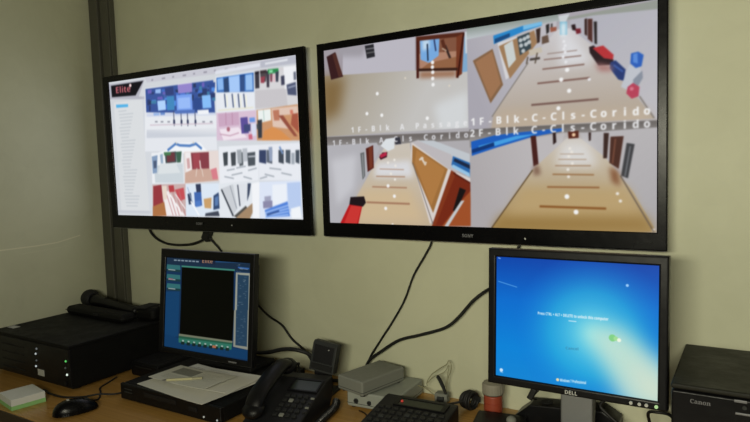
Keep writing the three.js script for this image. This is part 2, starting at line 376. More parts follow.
const recorderFeeds = [
["r","#d3d7dc",0,0,1280,720],
["r","#dcdfe2",30,110,228,590],
["p","#b6b6c2",[-4,11,288,13,235,95,279,98,278,112,-1,90]],
["p","#15141a",[16,20,279,18,211,87,18,81]],
["t","Elite","#c96a74",46,[50,63,176,64]],
["c","#ffe0e0",174,32,9],
["p","#55b4ea",[47,123,146,127,145,142,48,140]],
["l","#bcc3c9",4,[62,160,130,160]],
["l","#bcc3c9",4,[65,178,183,178]],
["l","#bcc3c9",4,[68,195,176,195]],
["l","#bcc3c9",4,[71,212,169,212]],
["l","#bcc3c9",4,[74,230,162,230]],
["l","#bcc3c9",4,[62,248,155,248]],
["l","#bcc3c9",4,[65,265,148,265]],
["l","#bcc3c9",4,[68,282,141,282]],
["l","#bcc3c9",4,[71,300,134,300]],
["l","#bcc3c9",4,[74,318,187,318]],
["l","#bcc3c9",4,[62,335,180,335]],
["l","#bcc3c9",4,[65,352,173,352]],
["l","#bcc3c9",4,[68,370,166,370]],
["l","#bcc3c9",4,[71,388,159,388]],
["l","#bcc3c9",4,[74,405,152,405]],
["l","#bcc3c9",4,[62,422,145,422]],
["l","#bcc3c9",4,[65,440,138,440]],
["l","#bcc3c9",4,[68,458,131,458]],
["l","#bcc3c9",4,[71,475,184,475]],
["l","#bcc3c9",4,[74,492,177,492]],
["l","#bcc3c9",4,[62,510,170,510]],
["l","#bcc3c9",4,[65,528,163,528]],
["l","#bcc3c9",4,[68,545,156,545]],
["l","#bcc3c9",4,[71,562,149,562]],
["l","#bcc3c9",4,[74,580,142,580]],
["l","#bcc3c9",4,[62,598,135,598]],
["l","#bcc3c9",4,[65,615,188,615]],
["l","#bcc3c9",4,[68,632,181,632]],
["l","#bcc3c9",4,[71,650,174,650]],
["l","#bcc3c9",4,[74,668,167,668]],
["p","#c8cbd3",[1,692,275,693,274,706,3,707]],
["p","#c9c9d3",[290,2,1281,2,1279,39,304,29]],
["l","#8a8796",6,[340,21,354,20]],
["l","#8a8796",6,[419,20,444,20]],
["l","#8a8796",6,[495,20,509,19]],
["l","#8a8796",6,[570,20,594,20]],
["l","#8a8796",6,[643,19,656,19]],
["l","#8a8796",6,[714,19,737,19]],
["l","#8a8796",6,[784,19,796,18]],
["l","#8a8796",6,[852,19,873,19]],
["l","#8a8796",6,[918,18,929,18]],
["l","#8a8796",6,[983,18,1003,18]],
["p","#dfe2ec",[790,20,1071,13,1070,29,791,36]],
["p","#babcc8",[1074,7,1273,3,1279,35,1074,35]],
["l","#e6e8ee",8,[1100,20,1230,16]],
["p","#e6e8ee",[287,56,775,60,775,393,255,381]],
["p","#22408f",[290,61,775,61,775,217,285,180]],
["p","#2f5fc4",[413,75,435,75,434,86,412,85]],
["p","#16265c",[299,116,319,116,316,146,297,145]],
["p","#2f5fc4",[402,114,421,114,419,126,401,125]],
["p","#5b4fb0",[418,151,429,151,427,172,416,172]],
["p","#2a6f9c",[679,82,697,82,696,103,678,102]],
["p","#3d7fe0",[333,121,365,121,363,141,331,139]],
["p","#33509c",[417,91,457,91,454,118,414,115]],
["p","#5b4fb0",[699,66,716,66,714,88,697,87]],
["p","#8fb6f0",[699,110,720,109,718,130,697,128]],
["p","#2f5fc4",[516,86,534,86,532,111,514,110]],
["p","#12204a",[312,123,332,123,330,143,310,142]],
["p","#1c3a86",[634,78,663,78,663,88,634,86]],
["p","#2a6f9c",[601,104,616,104,615,121,600,120]],
["p","#1c3a86",[603,83,622,83,620,108,601,107]],
["p","#3d7fe0",[429,118,466,118,465,130,428,127]],
["p","#5b4fb0",[440,68,461,68,460,78,440,76]],
["p","#3d7fe0",[644,150,653,149,652,163,643,162]],
["p","#2f5fc4",[666,101,703,101,701,123,665,120]],
["p","#8fb6f0",[440,83,464,83,463,94,439,92]],
["p","#12204a",[587,79,613,79,612,96,586,93]],
["p","#2f5fc4",[373,137,395,137,394,152,372,150]],
["p","#16265c",[511,84,549,84,548,96,510,93]],
["p","#16265c",[321,81,354,81,352,93,320,91]],
["p","#33509c",[559,117,578,117,577,126,558,124]],
["p","#1c3a86",[433,156,464,155,462,169,432,167]],
["p","#1c3a86",[413,103,424,103,422,119,411,118]],
["p","#16265c",[607,103,623,103,622,115,606,113]],
["p","#5b4fb0",[420,87,437,87,436,100,419,99]],
["p","#8fb6f0",[366,70,406,70,404,92,364,89]],
["p","#16265c",[749,122,783,121,781,145,747,143]],
["p","#3d7fe0",[538,74,554,74,552,100,536,99]],
["p","#8fb6f0",[457,125,492,124,490,148,455,145]],
["p","#8fb6f0",[549,124,580,123,579,138,548,136]],
["p","#1c3a86",[750,72,787,72,784,101,748,98]],
["p","#16265c",[309,148,323,148,320,177,306,176]],
["p","#8fb6f0",[707,125,730,125,728,143,706,141]],
["p","#16265c",[736,84,745,84,743,110,734,109]],
["p","#8fb6f0",[591,88,613,88,610,112,589,111]],
["p","#2a6f9c",[712,113,746,113,745,126,711,124]],
["p","#12204a",[685,114,717,114,714,142,683,140]],
["p","#5b4fb0",[308,68,337,68,335,88,306,86]],
["p","#33509c",[591,78,612,78,609,102,589,100]],
["p","#33509c",[726,91,745,91,744,101,725,99]],
["p","#12204a",[518,84,557,84,556,102,516,98]],
["p","#2a6f9c",[703,100,714,100,712,126,701,125]],
["p","#2f5fc4",[544,104,580,104,577,130,542,127]],
["p","#12204a",[595,149,623,148,621,177,592,174]],
["p","#3d7fe0",[498,137,513,137,510,163,496,162]],
["p","#16265c",[636,94,670,94,669,109,635,106]],
["p","#12204a",[640,66,658,66,657,85,638,84]],
["p","#8fb6f0",[670,118,694,118,693,137,668,135]],
["p","#16265c",[699,96,731,96,728,126,697,123]],
["p","#12204a",[620,119,638,119,636,146,617,144]],
["p","#12204a",[668,115,705,115,703,135,667,132]],
["p","#2a6f9c",[591,104,605,104,603,128,589,127]],
["p","#3d7fe0",[761,95,782,95,781,115,760,113]],
["p","#2f5fc4",[430,151,446,150,444,175,427,174]],
["p","#2a6f9c",[328,125,368,124,366,142,326,139]],
["p","#2f5fc4",[455,92,466,92,465,100,455,99]],
["p","#12204a",[675,136,712,135,711,148,674,145]],
["p","#2f5fc4",[609,153,621,153,619,180,607,179]],
["p","#5b4fb0",[377,109,416,109,415,124,376,121]],
["p","#12204a",[699,125,734,125,733,139,698,136]],
["p","#33509c",[634,93,650,93,649,107,633,106]],
["p","#2a6f9c",[762,143,782,143,781,159,761,157]],
["p","#33509c",[433,103,444,103,443,114,432,113]],
["p","#8fb6f0",[517,116,552,115,551,133,516,131]],
["p","#2a6f9c",[598,79,610,79,607,107,596,106]],
["p","#1c3a86",[588,93,600,93,599,106,587,105]],
["p","#1c3a86",[603,107,631,107,630,118,603,115]],
["p","#6a97f0",[516,111,626,113,624,191,514,188]],
["p","#8fb6fa",[526,126,611,128,611,182,526,179]],
["p","#8a78c8",[530,61,631,61,629,105,531,104]],
["p","#a9d0ff",[375,128,434,129,434,177,377,178]],
["p","#7ab8fa",[693,127,751,128,753,190,695,189]],
["p","#2d7bb8",[446,111,500,113,497,182,444,181]],
["p","#1b2c6a",[437,69,498,66,499,108,440,107]],
["p","#17357e",[634,135,686,134,685,200,633,198]],
["p","#cfd6ea",[287,187,773,214,778,227,288,203]],
["p","#e9ebf0",[273,202,783,227,778,320,263,294]],
["p","#f4f6fa",[657,195,733,197,733,219,659,216]],
["p","#8fb0e6",[338,187,384,189,385,201,342,201]],
["p","#5b82c8",[391,188,426,190,425,202,392,201]],
["l","#3a3f5c",6,[490,188,488,262]],
["p","#1d2546",[483,230,496,231,496,251,481,250]],
["l","#3a3f5c",6,[542,191,540,265]],
["p","#1d2546",[536,234,549,235,548,254,534,253]],
["l","#3a3f5c",6,[587,194,585,268]],
["p","#1d2546",[580,237,593,237,593,257,579,256]],
["l","#3a3f5c",6,[640,198,638,271]],
["p","#1d2546",[634,240,646,241,646,260,632,259]],
["p","#3f63b4",[497,185,640,190,639,208,500,202]],
["l","#6f6f80",6,[347,232,367,233]],
["l","#6f6f80",6,[390,235,410,236]],
["l","#6f6f80",6,[440,238,459,239]],
["l","#6f6f80",6,[686,253,704,254]],
["l","#6f6f80",6,[737,256,754,257]],
["l","#cdb7c4",5,[307,247,758,265]],
["g","#e0e2e8","#c9ced8",[479,272,476,305],[279,269,780,289,777,328,275,312]],
["p","#f6f8fb",[420,380,480,345,661,352,703,391,747,407,344,392]],
["l","#3f6fb8",13,[427,382,489,351,520,360,590,365,633,357,672,383]],
["l","#d8c9a8",5,[490,342,499,353]],
["l","#d8c9a8",5,[613,346,621,356]],
["p","#e8ecf2",[791,47,1030,45,1028,224,783,221]],
["p","#2f66b8",[796,53,1030,51,1026,137,793,121]],
["p","#9fc6fa",[876,55,943,54,940,130,876,126]],
["p","#16305e",[843,62,873,58,873,126,840,125]],
["p","#1c3c78",[946,56,975,55,969,132,943,130]],
["p","#8fbcf2",[980,57,1021,56,1019,129,977,127]],
["p","#7fb2f0",[801,58,838,55,839,111,803,112]],
["l","#3c4a6e",8,[843,131,846,195]],
["l","#f6f3dc",7,[856,138,857,194]],
["l","#3c4a6e",8,[891,135,895,199]],
["l","#f6f3dc",7,[904,142,906,198]],
["l","#3c4a6e",8,[929,138,932,202]],
["l","#f6f3dc",7,[942,145,943,200]],
["l","#3c4a6e",8,[963,141,967,204]],
["l","#f6f3dc",7,[976,148,977,203]],
["l","#e8e4c8",6,[795,206,1019,208]],
["p","#d6d3d6",[1038,44,1276,44,1275,208,1028,216]],
["p","#c5c1c4",[1034,132,1211,138,1218,215,1028,214]],
["p","#f0f0f4",[1204,44,1273,46,1272,143,1206,141]],
["p","#221f28",[1037,49,1063,48,1060,124,1035,124]],
["p","#3a3034",[1068,47,1108,47,1100,99,1070,100]],
["p","#8c2a3a",[1069,76,1097,74,1090,104,1069,102]],
["p","#2a2230",[1105,54,1123,52,1118,126,1103,124]],
["p","#7a3848",[1125,58,1142,58,1137,103,1125,102]],
["p","#2c8a4c",[1113,46,1175,47,1176,67,1115,67]],
["p","#8fe0a8",[1121,50,1143,51,1142,62,1122,62]],
["p","#232838",[1157,62,1177,60,1171,106,1157,105]],
["p","#2a2c44",[1187,83,1207,81,1207,122,1187,123]],
["p","#e8b0b8",[1144,72,1154,71,1152,104,1144,104]],
["p","#3a4260",[1216,123,1269,115,1270,174,1221,167]],
["l","#a8b0c8",5,[1225,137,1266,131]],
["p","#5a5e72",[1258,72,1272,71,1272,106,1258,107]],
["p","#d9bcd2",[783,217,1033,221,1026,358,776,347]],
["p","#c9a0bc",[794,222,925,223,926,282,795,283]],
["l","#b07898",4,[844,219,842,277]],
["l","#b07898",4,[885,222,883,278]],
["p","#f2e4ee",[797,295,920,292,970,342,820,349]],
["c","#a85a6c",855,298,11],
["l","#c090a8",5,[798,318,863,329,921,318]],
["p","#4a3a8c",[934,249,979,248,982,323,937,323]],
["p","#2c3468",[953,282,995,281,993,314,953,318]],
["p","#5f8fe0",[989,253,1023,253,1024,274,990,274]],
["p","#d8dcf4",[1000,281,1027,280,1025,335,999,338]],
["p","#c85a74",[979,329,1002,328,1003,352,980,352]],
["p","#c98a5a",[1036,221,1275,212,1280,370,1029,359]],
["p","#eef4f0",[1043,223,1119,221,1119,272,1060,279,1043,268]],
["l","#8ab0a4",3,[1077,222,1078,274]],
["p","#20242c",[1038,267,1066,265,1060,348,1037,349]],
["p","#2f3438",[1031,285,1044,283,1045,307,1032,308]],
["p","#e0c0ac",[1124,221,1272,219,1273,254,1179,254,1224,317,1127,302]],
["p","#b86a4c",[1131,229,1168,228,1168,276,1136,275]],
["p","#8a3a26",[1162,254,1189,254,1265,351,1246,350]],
["p","#a0442c",[1240,252,1273,250,1273,338,1230,298]],
["p","#d8843c",[1075,318,1127,302,1175,323,1233,368,1060,360]],
["p","#d06a50",[1229,234,1245,234,1247,252,1230,253]],
["p","#eef0f4",[304,390,537,393,533,550,295,550]],
["p","#c9d2d8",[319,457,532,450,530,548,318,545]],
["p","#2c3a3a",[405,391,489,389,488,444,407,447]],
["p","#5a2026",[419,394,478,393,478,439,418,442]],
["p","#2f6a3a",[398,390,451,390,449,407,400,407]],
["p","#27503a",[489,391,530,390,519,445,491,446]],
["p","#7a94b8",[305,409,350,403,337,494,304,498]],
["p","#3a4a6a",[314,432,340,430,336,469,314,471]],
["p","#8fa8c0",[368,402,390,397,389,446,371,448]],
["p","#dbe1e4",[367,446,481,446,511,497,344,501]],
["p","#e8d8d2",[547,393,782,395,780,541,536,553]],
["p","#f4eeee",[554,398,591,397,589,499,554,510]],
["p","#7a2630",[594,400,718,400,715,480,597,482]],
["p","#962f3a",[607,405,656,404,653,477,607,480]],
["p","#c9a08c",[545,498,600,482,715,480,774,539,540,550]],
["l","#f2e4dc",7,[653,439,656,481]],
["l","#e9dcd0",4,[630,476,620,518]],
["l","#e9dcd0",4,[663,477,670,519]],
["p","#d8707c",[724,485,763,477,771,532,733,534]],
["p","#d0a0a0",[561,427,582,425,584,475,563,479]],
["p","#c8a8a4",[295,555,543,553,532,716,282,720]],
["p","#8c1f26",[301,563,364,556,371,667,290,673]],
["p","#a8622e",[287,670,388,642,396,716,282,720]],
["p","#b02a30",[417,561,456,559,460,593,421,595]],
["p","#c23a40",[461,583,528,572,533,629,491,642]],
["p","#f4ecec",[371,595,415,588,526,714,388,716]],
["l","#b86a6c",4,[399,605,438,715]],
["l","#b86a6c",4,[422,600,461,715]],
["l","#b86a6c",4,[446,596,484,715]],
["l","#b86a6c",4,[469,591,507,714]],
["l","#b86a6c",4,[492,586,529,714]],
["l","#fbf6f6",7,[420,605,512,714]],
["l","#fbf6f6",6,[466,605,529,678]],
["p","#e8d6c4",[367,563,403,561,400,632,371,635]],
["p","#dce8f6",[543,555,779,553,770,712,532,716]],
["p","#1f2c48",[552,605,577,598,585,653,558,658]],
["p","#2a56a8",[600,596,650,591,651,662,601,667]],
["p","#1a2240",[614,556,650,554,650,594,617,596]],
["p","#3b6cc0",[606,641,643,636,641,665,607,670]],
["p","#c8965a",[664,629,719,622,712,676,667,674]],
["p","#22345e",[736,613,781,603,773,675,731,680]],
["p","#4a74b8",[745,627,770,622,764,661,742,666]],
["l","#fbfcff",9,[573,641,627,712]],
["p","#2a3040",[671,700,759,687,767,712,666,714]],
["l","#8fa6c8",5,[555,570,583,641]],
["p","#eceef3",[786,377,1039,379,1026,542,778,555]],
["p","#e9ecf2",[1039,379,1279,380,1272,545,1029,542]],
["p","#2c3338",[811,408,843,404,838,467,813,471]],
["p","#30363c",[861,409,894,406,890,469,862,472]],
["p","#41484e",[912,411,942,408,937,470,913,474]],
["p","#394048",[965,413,1015,410,1011,472,967,475]],
["p","#9aa0a6",[901,397,931,396,929,461,902,462]],
["p","#b8bcc4",[937,392,967,391,965,451,936,454]],
["l","#c8ccd4",6,[970,431,1019,430]],
["p","#1f2c52",[1039,403,1081,404,1077,467,1035,459]],
["p","#4a5260",[1084,404,1118,406,1113,468,1080,460]],
["p","#2c3440",[1153,407,1183,408,1180,470,1150,462]],
["p","#3a4450",[1194,408,1221,409,1217,471,1191,463]],
["p","#303a46",[1250,411,1272,411,1268,472,1247,465]],
["p","#8a98b4",[1096,392,1118,391,1114,455,1097,457]],
["l","#6a88b8",10,[1160,392,1177,425]],
["p","#9aa2ac",[1226,422,1244,423,1241,473,1223,473]],
["l","#8a929c",5,[812,521,873,531]],
["l","#8a929c",5,[859,515,929,505]],
["l","#8a929c",5,[934,523,986,535]],
["l","#8a929c",5,[892,482,952,475]],
["l","#8a929c",5,[830,492,882,486]],
["l","#8a929c",5,[1065,514,1121,526]],
["l","#8a929c",5,[1163,510,1222,521]],
["l","#8a929c",5,[1095,487,1164,495]],
["l","#8a929c",5,[1035,534,1079,525]],
["l","#8a929c",5,[965,495,1019,485]],
["p","#e4e8ee",[772,555,1029,544,1020,719,764,729]],
["p","#c9ccd2",[782,580,865,558,886,674,847,715]],
["l","#1d222c",9,[788,583,856,711]],
["p","#dfe2e8",[868,558,979,555,940,640,893,674]],
["l","#2b3040",7,[895,561,902,662]],
["l","#7a808c",4,[846,565,880,674]],
["p","#9c7a56",[874,715,1009,630,1014,639,961,720,877,724]],
["p","#3a3630",[859,711,939,660,947,669,874,717]],
["p","#f6f7fa",[984,557,1031,549,1020,717,979,718]],
["p","#28344e",[958,555,979,555,966,606,949,640]],
["p","#1e3560",[732,613,768,596,769,675,726,683]],
["p","#4a6ea8",[741,622,764,613,760,659,738,664]],
["p","#dce6f8",[1031,549,1272,545,1267,714,1023,721]],
["p","#b3c9f0",[1193,555,1269,552,1267,712,1194,681]],
["p","#eef2fa",[1107,563,1190,559,1185,649,1104,656]],
["p","#9a9cb8",[1056,617,1096,613,1094,639,1057,641]],
["p","#7f7ca0",[1046,639,1103,635,1101,667,1046,672]],
["p","#3f74d8",[1054,679,1191,638,1201,705,1060,716]],
["l","#a9c8fa",5,[1056,692,1195,656]],
["l","#a9c8fa",5,[1056,700,1195,670]],
["l","#a9c8fa",5,[1055,707,1194,684]],
["l","#a9c8fa",5,[1055,715,1193,698]],
["p","#22458c",[1065,696,1139,678,1141,686,1067,707]],
["p","#f4f7fc",[1208,671,1262,659,1267,714,1211,716]],
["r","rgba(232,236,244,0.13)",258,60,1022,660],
];
const logonScreen = [
["sky"],
["t","Press CTRL + ALT + DELETE to unlock this computer","#f4fbff",26,[289,370,735,363]],
["l","#c9ecfa",6,[490,390,540,390]],
["t","Cancel","#3d8fb4",24,[473,577,556,573]],
["c","#86d68a",760,468,22],
["c","#a6e29a",780,470,14],
["c","#f4fbe8",799,477,12],
["t","Windows 7 Professional","#eaf8ff",26,[439,791,605,782]],
["c","#f0e2b0",424,782,10],
["c","#cfeaff",41,776,12],
["l","#7fc0ee",5,[31,789,55,793]],
["l","#6db4f4",4,[14,170,148,201]],
["c","#9fd0ff",843,135,9],
["l","#8fb8f0",6,[13,10,31,15]],
];
const recorderMenu = [
["r","#1d3f68",0,0,1024,819],
["p","#233a54",[0,-19,1033,-25,1036,75,863,76,198,66,4,67]],
["p","#2c5a8c",[588,-18,1017,-18,1018,3,598,16]],
["l","#9fb4c4",12,[97,23,134,23]],
["l","#9fb4c4",12,[145,23,181,22]],
["l","#9fb4c4",12,[192,22,228,22]],
["l","#9fb4c4",12,[239,22,275,22]],
["l","#9fb4c4",12,[286,22,321,21]],
["l","#9fb4c4",12,[332,21,367,21]],
["l","#9fb4c4",12,[378,21,413,21]],
["p","#23304a",[422,-7,614,-7,615,35,427,35]],
["t","Elite","#d09a78",50,[451,29,585,27]],
["p","#4fa08c",[198,66,843,63,844,77,198,81]],
["p","#3f8286",[10,66,180,67,185,108,4,108]],
["p","#25474e",[11,108,185,108,186,128,5,129]],
["l","#b8c4c4",9,[26,112,119,114]],
["p","#3f8286",[13,154,183,154,188,194,8,196]],
["p","#25474e",[15,195,188,194,189,214,8,217]],
["l","#b8c4c4",9,[30,200,123,201]],
["p","#3f8286",[17,239,187,237,192,278,11,281]],
["p","#25474e",[19,281,192,278,193,298,12,302]],
["l","#b8c4c4",9,[34,285,126,285]],
["l","#c4728a",8,[34,194,93,198]],
["p","#0a0b06",[202,81,834,78,839,458,202,521]],
["l","#d4dce8",5,[891,50,989,54]],
["l","#3f78c8",12,[878,44,1004,48]],
["p","#b9bcae",[857,88,1030,84,1028,452,855,469]],
["p","#31506c",[877,106,1003,105,1006,442,880,454]],
["p","#1c4f80",[-9,317,182,302,179,708,-3,743]],
["p","#1a4a7a",[-13,701,179,722,1013,729,1016,806,0,821]],
["p","#0a0b06",[201,468,848,408,837,672,198,692]],
["p","#8a9078",[190,681,841,671,838,688,187,701]],
["p","#2f6a52",[187,701,838,688,838,706,187,721]],
["p","#3d8a74",[187,721,835,701,829,746,189,760]],
["p","#1e3430",[220,748,264,747,261,773,218,774]],
["p","#c0d4cc",[232,732,256,732,256,746,232,746]],
["p","#1e3430",[292,746,335,745,332,772,289,773]],
["p","#c0d4cc",[303,731,326,731,327,745,303,745]],
["p","#1e3430",[362,745,404,744,401,770,359,771]],
["p","#c0d4cc",[373,730,396,730,396,743,373,743]],
["p","#1e3430",[431,743,473,742,470,768,428,769]],
["p","#c0d4cc",[442,728,465,728,465,742,442,742]],
["p","#1e3430",[499,742,541,741,538,767,497,768]],
["p","#c0d4cc",[510,727,533,727,533,740,511,740]],
["p","#1e3430",[567,740,608,739,605,765,564,766]],
["p","#c0d4cc",[577,726,600,726,600,739,578,739]],
["p","#1e3430",[634,739,674,738,671,764,631,765]],
["p","#c0d4cc",[644,724,666,724,667,737,645,738]],
["p","#1e3430",[699,737,739,737,737,762,697,763]],
["p","#c0d4cc",[710,723,732,723,732,736,710,736]],
["p","#1e3430",[764,736,804,735,801,761,762,762]],
["p","#c0d4cc",[775,722,796,722,797,735,775,735]],
["p","#d0805a",[608,734,652,734,649,756,605,756]],
["p","#a8aa9c",[848,408,1025,391,1023,725,849,718]],
["p","#31506c",[870,406,1001,393,1002,699,873,702]],
["l","#8aa0ac",3,[886,24,898,25]],
["l","#8aa0ac",3,[942,-23,953,-23]],
["l","#4c6c88",3,[904,-66,923,-66]],
["l","#6f8aa0",3,[888,339,916,338]],
["l","#8aa0ac",3,[865,83,888,83]],
["l","#6f8aa0",3,[868,368,899,367]],
["l","#4c6c88",3,[874,582,894,582]],
["l","#8aa0ac",3,[923,352,950,351]],
["l","#8aa0ac",3,[882,364,896,364]],
["l","#8aa0ac",3,[876,467,888,467]],
["l","#4c6c88",3,[888,441,914,440]],
["l","#4c6c88",3,[925,628,941,627]],
["l","#6f8aa0",3,[956,449,968,449]],
["l","#4c6c88",3,[893,295,919,294]],
["l","#6f8aa0",3,[906,674,927,673]],
["l","#4c6c88",3,[873,176,893,176]],
["l","#8aa0ac",3,[957,-37,979,-37]],
["l","#8aa0ac",3,[954,148,972,148]],
["l","#6f8aa0",3,[924,529,952,527]],
["l","#8aa0ac",3,[966,272,978,273]],
["l","#8aa0ac",3,[937,146,968,145]],
["l","#4c6c88",3,[947,126,976,125]],
["l","#4c6c88",3,[911,643,925,642]],
["l","#4c6c88",3,[859,-47,873,-46]],
["l","#4c6c88",3,[884,214,896,214]],
["l","#6f8aa0",3,[912,336,940,335]],
["l","#4c6c88",3,[952,120,983,120]],
["l","#6f8aa0",3,[934,202,947,202]],
["l","#6f8aa0",3,[871,89,882,90]],
["l","#4c6c88",3,[945,46,956,46]],
["l","#8aa0ac",3,[903,195,920,195]],
["l","#8aa0ac",3,[884,582,908,581]],
["l","#8aa0ac",3,[943,261,970,260]],
["l","#6f8aa0",3,[901,219,922,218]],
["l","#6f8aa0",3,[896,55,916,55]],
["l","#6f8aa0",3,[874,380,885,380]],
["l","#4c6c88",3,[865,-13,888,-13]],
["l","#4c6c88",3,[858,71,872,71]],
["l","#4c6c88",3,[883,179,904,179]],
["l","#4c6c88",3,[872,291,892,291]],
["l","#8aa0ac",3,[884,19,902,19]],
["l","#6f8aa0",3,[899,556,920,555]],
["l","#4c6c88",3,[895,653,909,653]],
["l","#8aa0ac",3,[908,-74,925,-74]],
["l","#4c6c88",3,[921,-25,942,-25]],
["l","#6f8aa0",3,[959,180,980,180]],
["l","#6f8aa0",3,[943,161,967,161]],
["l","#6f8aa0",3,[957,495,984,494]],
["l","#6f8aa0",3,[960,480,974,480]],
["l","#6f8aa0",3,[922,477,949,476]],
["l","#8aa0ac",3,[904,57,935,56]],
["l","#4c6c88",3,[923,639,953,636]],
["l","#6f8aa0",3,[893,79,913,79]],
["l","#8aa0ac",3,[897,285,925,284]],
["l","#8aa0ac",3,[918,417,931,417]],
["l","#8aa0ac",3,[946,615,972,613]],
["l","#8aa0ac",3,[905,45,922,45]],
["l","#4c6c88",3,[964,661,984,660]],
["l","#6f8aa0",3,[932,-30,946,-29]],
["l","#4c6c88",3,[863,26,891,26]],
["l","#4c6c88",3,[885,556,909,555]],
["l","#6f8aa0",3,[901,336,912,337]],
["l","#6f8aa0",3,[957,470,978,469]],
["l","#6f8aa0",3,[964,241,991,240]],
["l","#4c6c88",3,[876,105,897,104]],
["l","#8aa0ac",3,[942,158,961,158]],
["l","#4c6c88",3,[886,622,915,620]],
["l","#8aa0ac",3,[944,541,963,540]],
["l","#8aa0ac",3,[964,294,978,294]],
["l","#6f8aa0",3,[928,588,951,586]],
];
// ---------------------------------------------------------------- materials
const M = {
  panel: std(0x6a5640, 0.6, { bumpMap: roller, bumpScale: 0.0006 }), ceiling: std(0x706d64, 0.9), floor: std(0x57524a, 0.5, { roughnessMap: smudge }),
  trunk: std(new THREE.Color().setRGB(0.085, 0.083, 0.062), 0.5, { bumpMap: grain, bumpScale: 0.0003 }),
  black: plastic(0x101012, 0.5), matte: plastic(0x0a0a0a, 0.9), gloss: plastic(0x0a0a0c, 0.35), tvBlack: plastic(0x09090b, 0.35),
  charcoal: plastic(0x1d1d1f, 0.6), darkGrey: plastic(0x333535, 0.7), rubber: std(0x101010, 0.85),
  cordBlack: std(0x121212, 0.6), cordGrey: std(0x77735f, 0.6), wire: std(0x8d8a6a, 0.5),
  grey: plastic(0x7d7f78, 0.75), paleGrey: plastic(0x969a92, 0.7), silver: std(0x85888a, 0.45, { metalness: 0.5 }),
  chrome: std(0x9a9a9c, 0.3, { metalness: 0.9 }), white: std(0xcfcdc4, 0.7), legend: std(0xb9bab6, 0.6), brandGrey: std(0x7b7c80, 0.4, { metalness: 0.3 }),
  lid: std(0x8f8a7c, 0.6), lcd: std(0x272d24, 0.3), keyBlack: plastic(0x232424, 0.6), glassBlack: std(0x07080a, 0.12),
};
const glow = (hex, power) => new THREE.MeshStandardMaterial({ color: 0x111111, emissive: hex, emissiveIntensity: power, roughness: 0.4 });
const wallPaint = (map) => std(map ? 0xffffff : new THREE.Color().setRGB(0.58, 0.585, 0.425), 0.55, { map: map ?? null, bumpMap: roller, bumpScale: 0.0006 });

// ---------------------------------------------------------------- the room
function structure(name, geometry, material, at, turn) { return tag(add(name, geometry, material, null, at, turn), null, null, null, 'structure'); }
const X0 = -1.57, X1 = 3.6, Z1 = 2.06, H = 2.58;
const paintColor = [0.58, 0.585, 0.425];
function wallMap(w, h, marks) {   // faint unevenness of the paint, rubbed marks where the photograph shows them
  const c = document.createElement('canvas'); c.width = w; c.height = h;
  const g = c.getContext('2d'), css = '#' + new THREE.Color().setRGB(...paintColor).getHexString();
  g.fillStyle = css; g.fillRect(0, 0, w, h);
  for (let i = 0; i < 900; i++) {
    const x = rnd() * w, y = rnd() * h, r = 10 + rnd() * 60;
    g.globalAlpha = 0.012; g.fillStyle = rnd() < 0.5 ? '#fffbe0' : '#4d4830';
    g.beginPath(); g.ellipse(x, y, r, r * (0.4 + rnd()), rnd() * 3, 0, 7); g.fill();
  }
  g.globalAlpha = 1;
  marks?.(g);
  const t = new THREE.CanvasTexture(c); t.colorSpace = THREE.SRGBColorSpace; t.magFilter = THREE.LinearFilter;
  return t;
}
structure('wall_back', box(X1 - X0 + 0.2, H, 0.1), wallPaint(wallMap(1024, 490)), [(X0 + X1) / 2, H / 2, -0.05]);
// left wall: u runs along -z on its +x face
const leftMap = wallMap(1024, 1282, (g) => {
  const px = (z, y) => [(Z1 - z) / Z1 * 1024, (H - y) / H * 1282];
  g.strokeStyle = '#efe9cf'; g.globalAlpha = 0.65; g.lineWidth = 1.8; g.lineCap = 'round';
  g.beginPath(); [[0.78, 1.118], [0.6, 1.128], [0.43, 1.148], [0.30, 1.147], [0.22, 1.150], [0.13, 1.166]].forEach(([z, y], i) => g[i ? 'lineTo' : 'moveTo'](...px(z, y))); g.stroke();
  g.globalAlpha = 0.25; g.lineWidth = 0.9; g.beginPath(); g.moveTo(...px(0.35, 1.125)); g.lineTo(...px(0.18, 1.132)); g.stroke();
});
structure('wall_left', box(0.1, H, Z1), wallPaint(leftMap), [X0 - 0.05, H / 2, Z1 / 2]);
structure('wall_right', box(0.1, H, Z1), M.panel, [X1 + 0.05, H / 2, Z1 / 2]);
structure('wall_rear', box(X1 - X0 + 0.2, H, 0.1), M.panel, [(X0 + X1) / 2, H / 2, Z1 + 0.05]);
structure('floor', box(X1 - X0 + 0.2, 0.1, Z1 + 0.2), M.floor, [(X0 + X1) / 2, -0.05, Z1 / 2]);
structure('ceiling', box(X1 - X0 + 0.2, 0.1, Z1 + 0.2), M.ceiling, [(X0 + X1) / 2, H + 0.05, Z1 / 2]);
{ // vertical trunking in the corner: backing channel, snap-on cover and side lip
  const t = new THREE.Group(); t.name = 'trim_1'; t.position.set(X0, 0, 0); scene.add(t); tag(t, null, null, null, 'structure');
  add('channel', rbox(0.112, H, 0.022, 0.002), M.trunk, t, [0.056, H / 2, 0.011]);
  add('cover', rbox(0.052, H, 0.014, 0.003), M.trunk, t, [0.030, H / 2, 0.029]);
  add('cover', rbox(0.046, H, 0.006, 0.002), M.trunk, t, [0.084, H / 2, 0.025]);
}
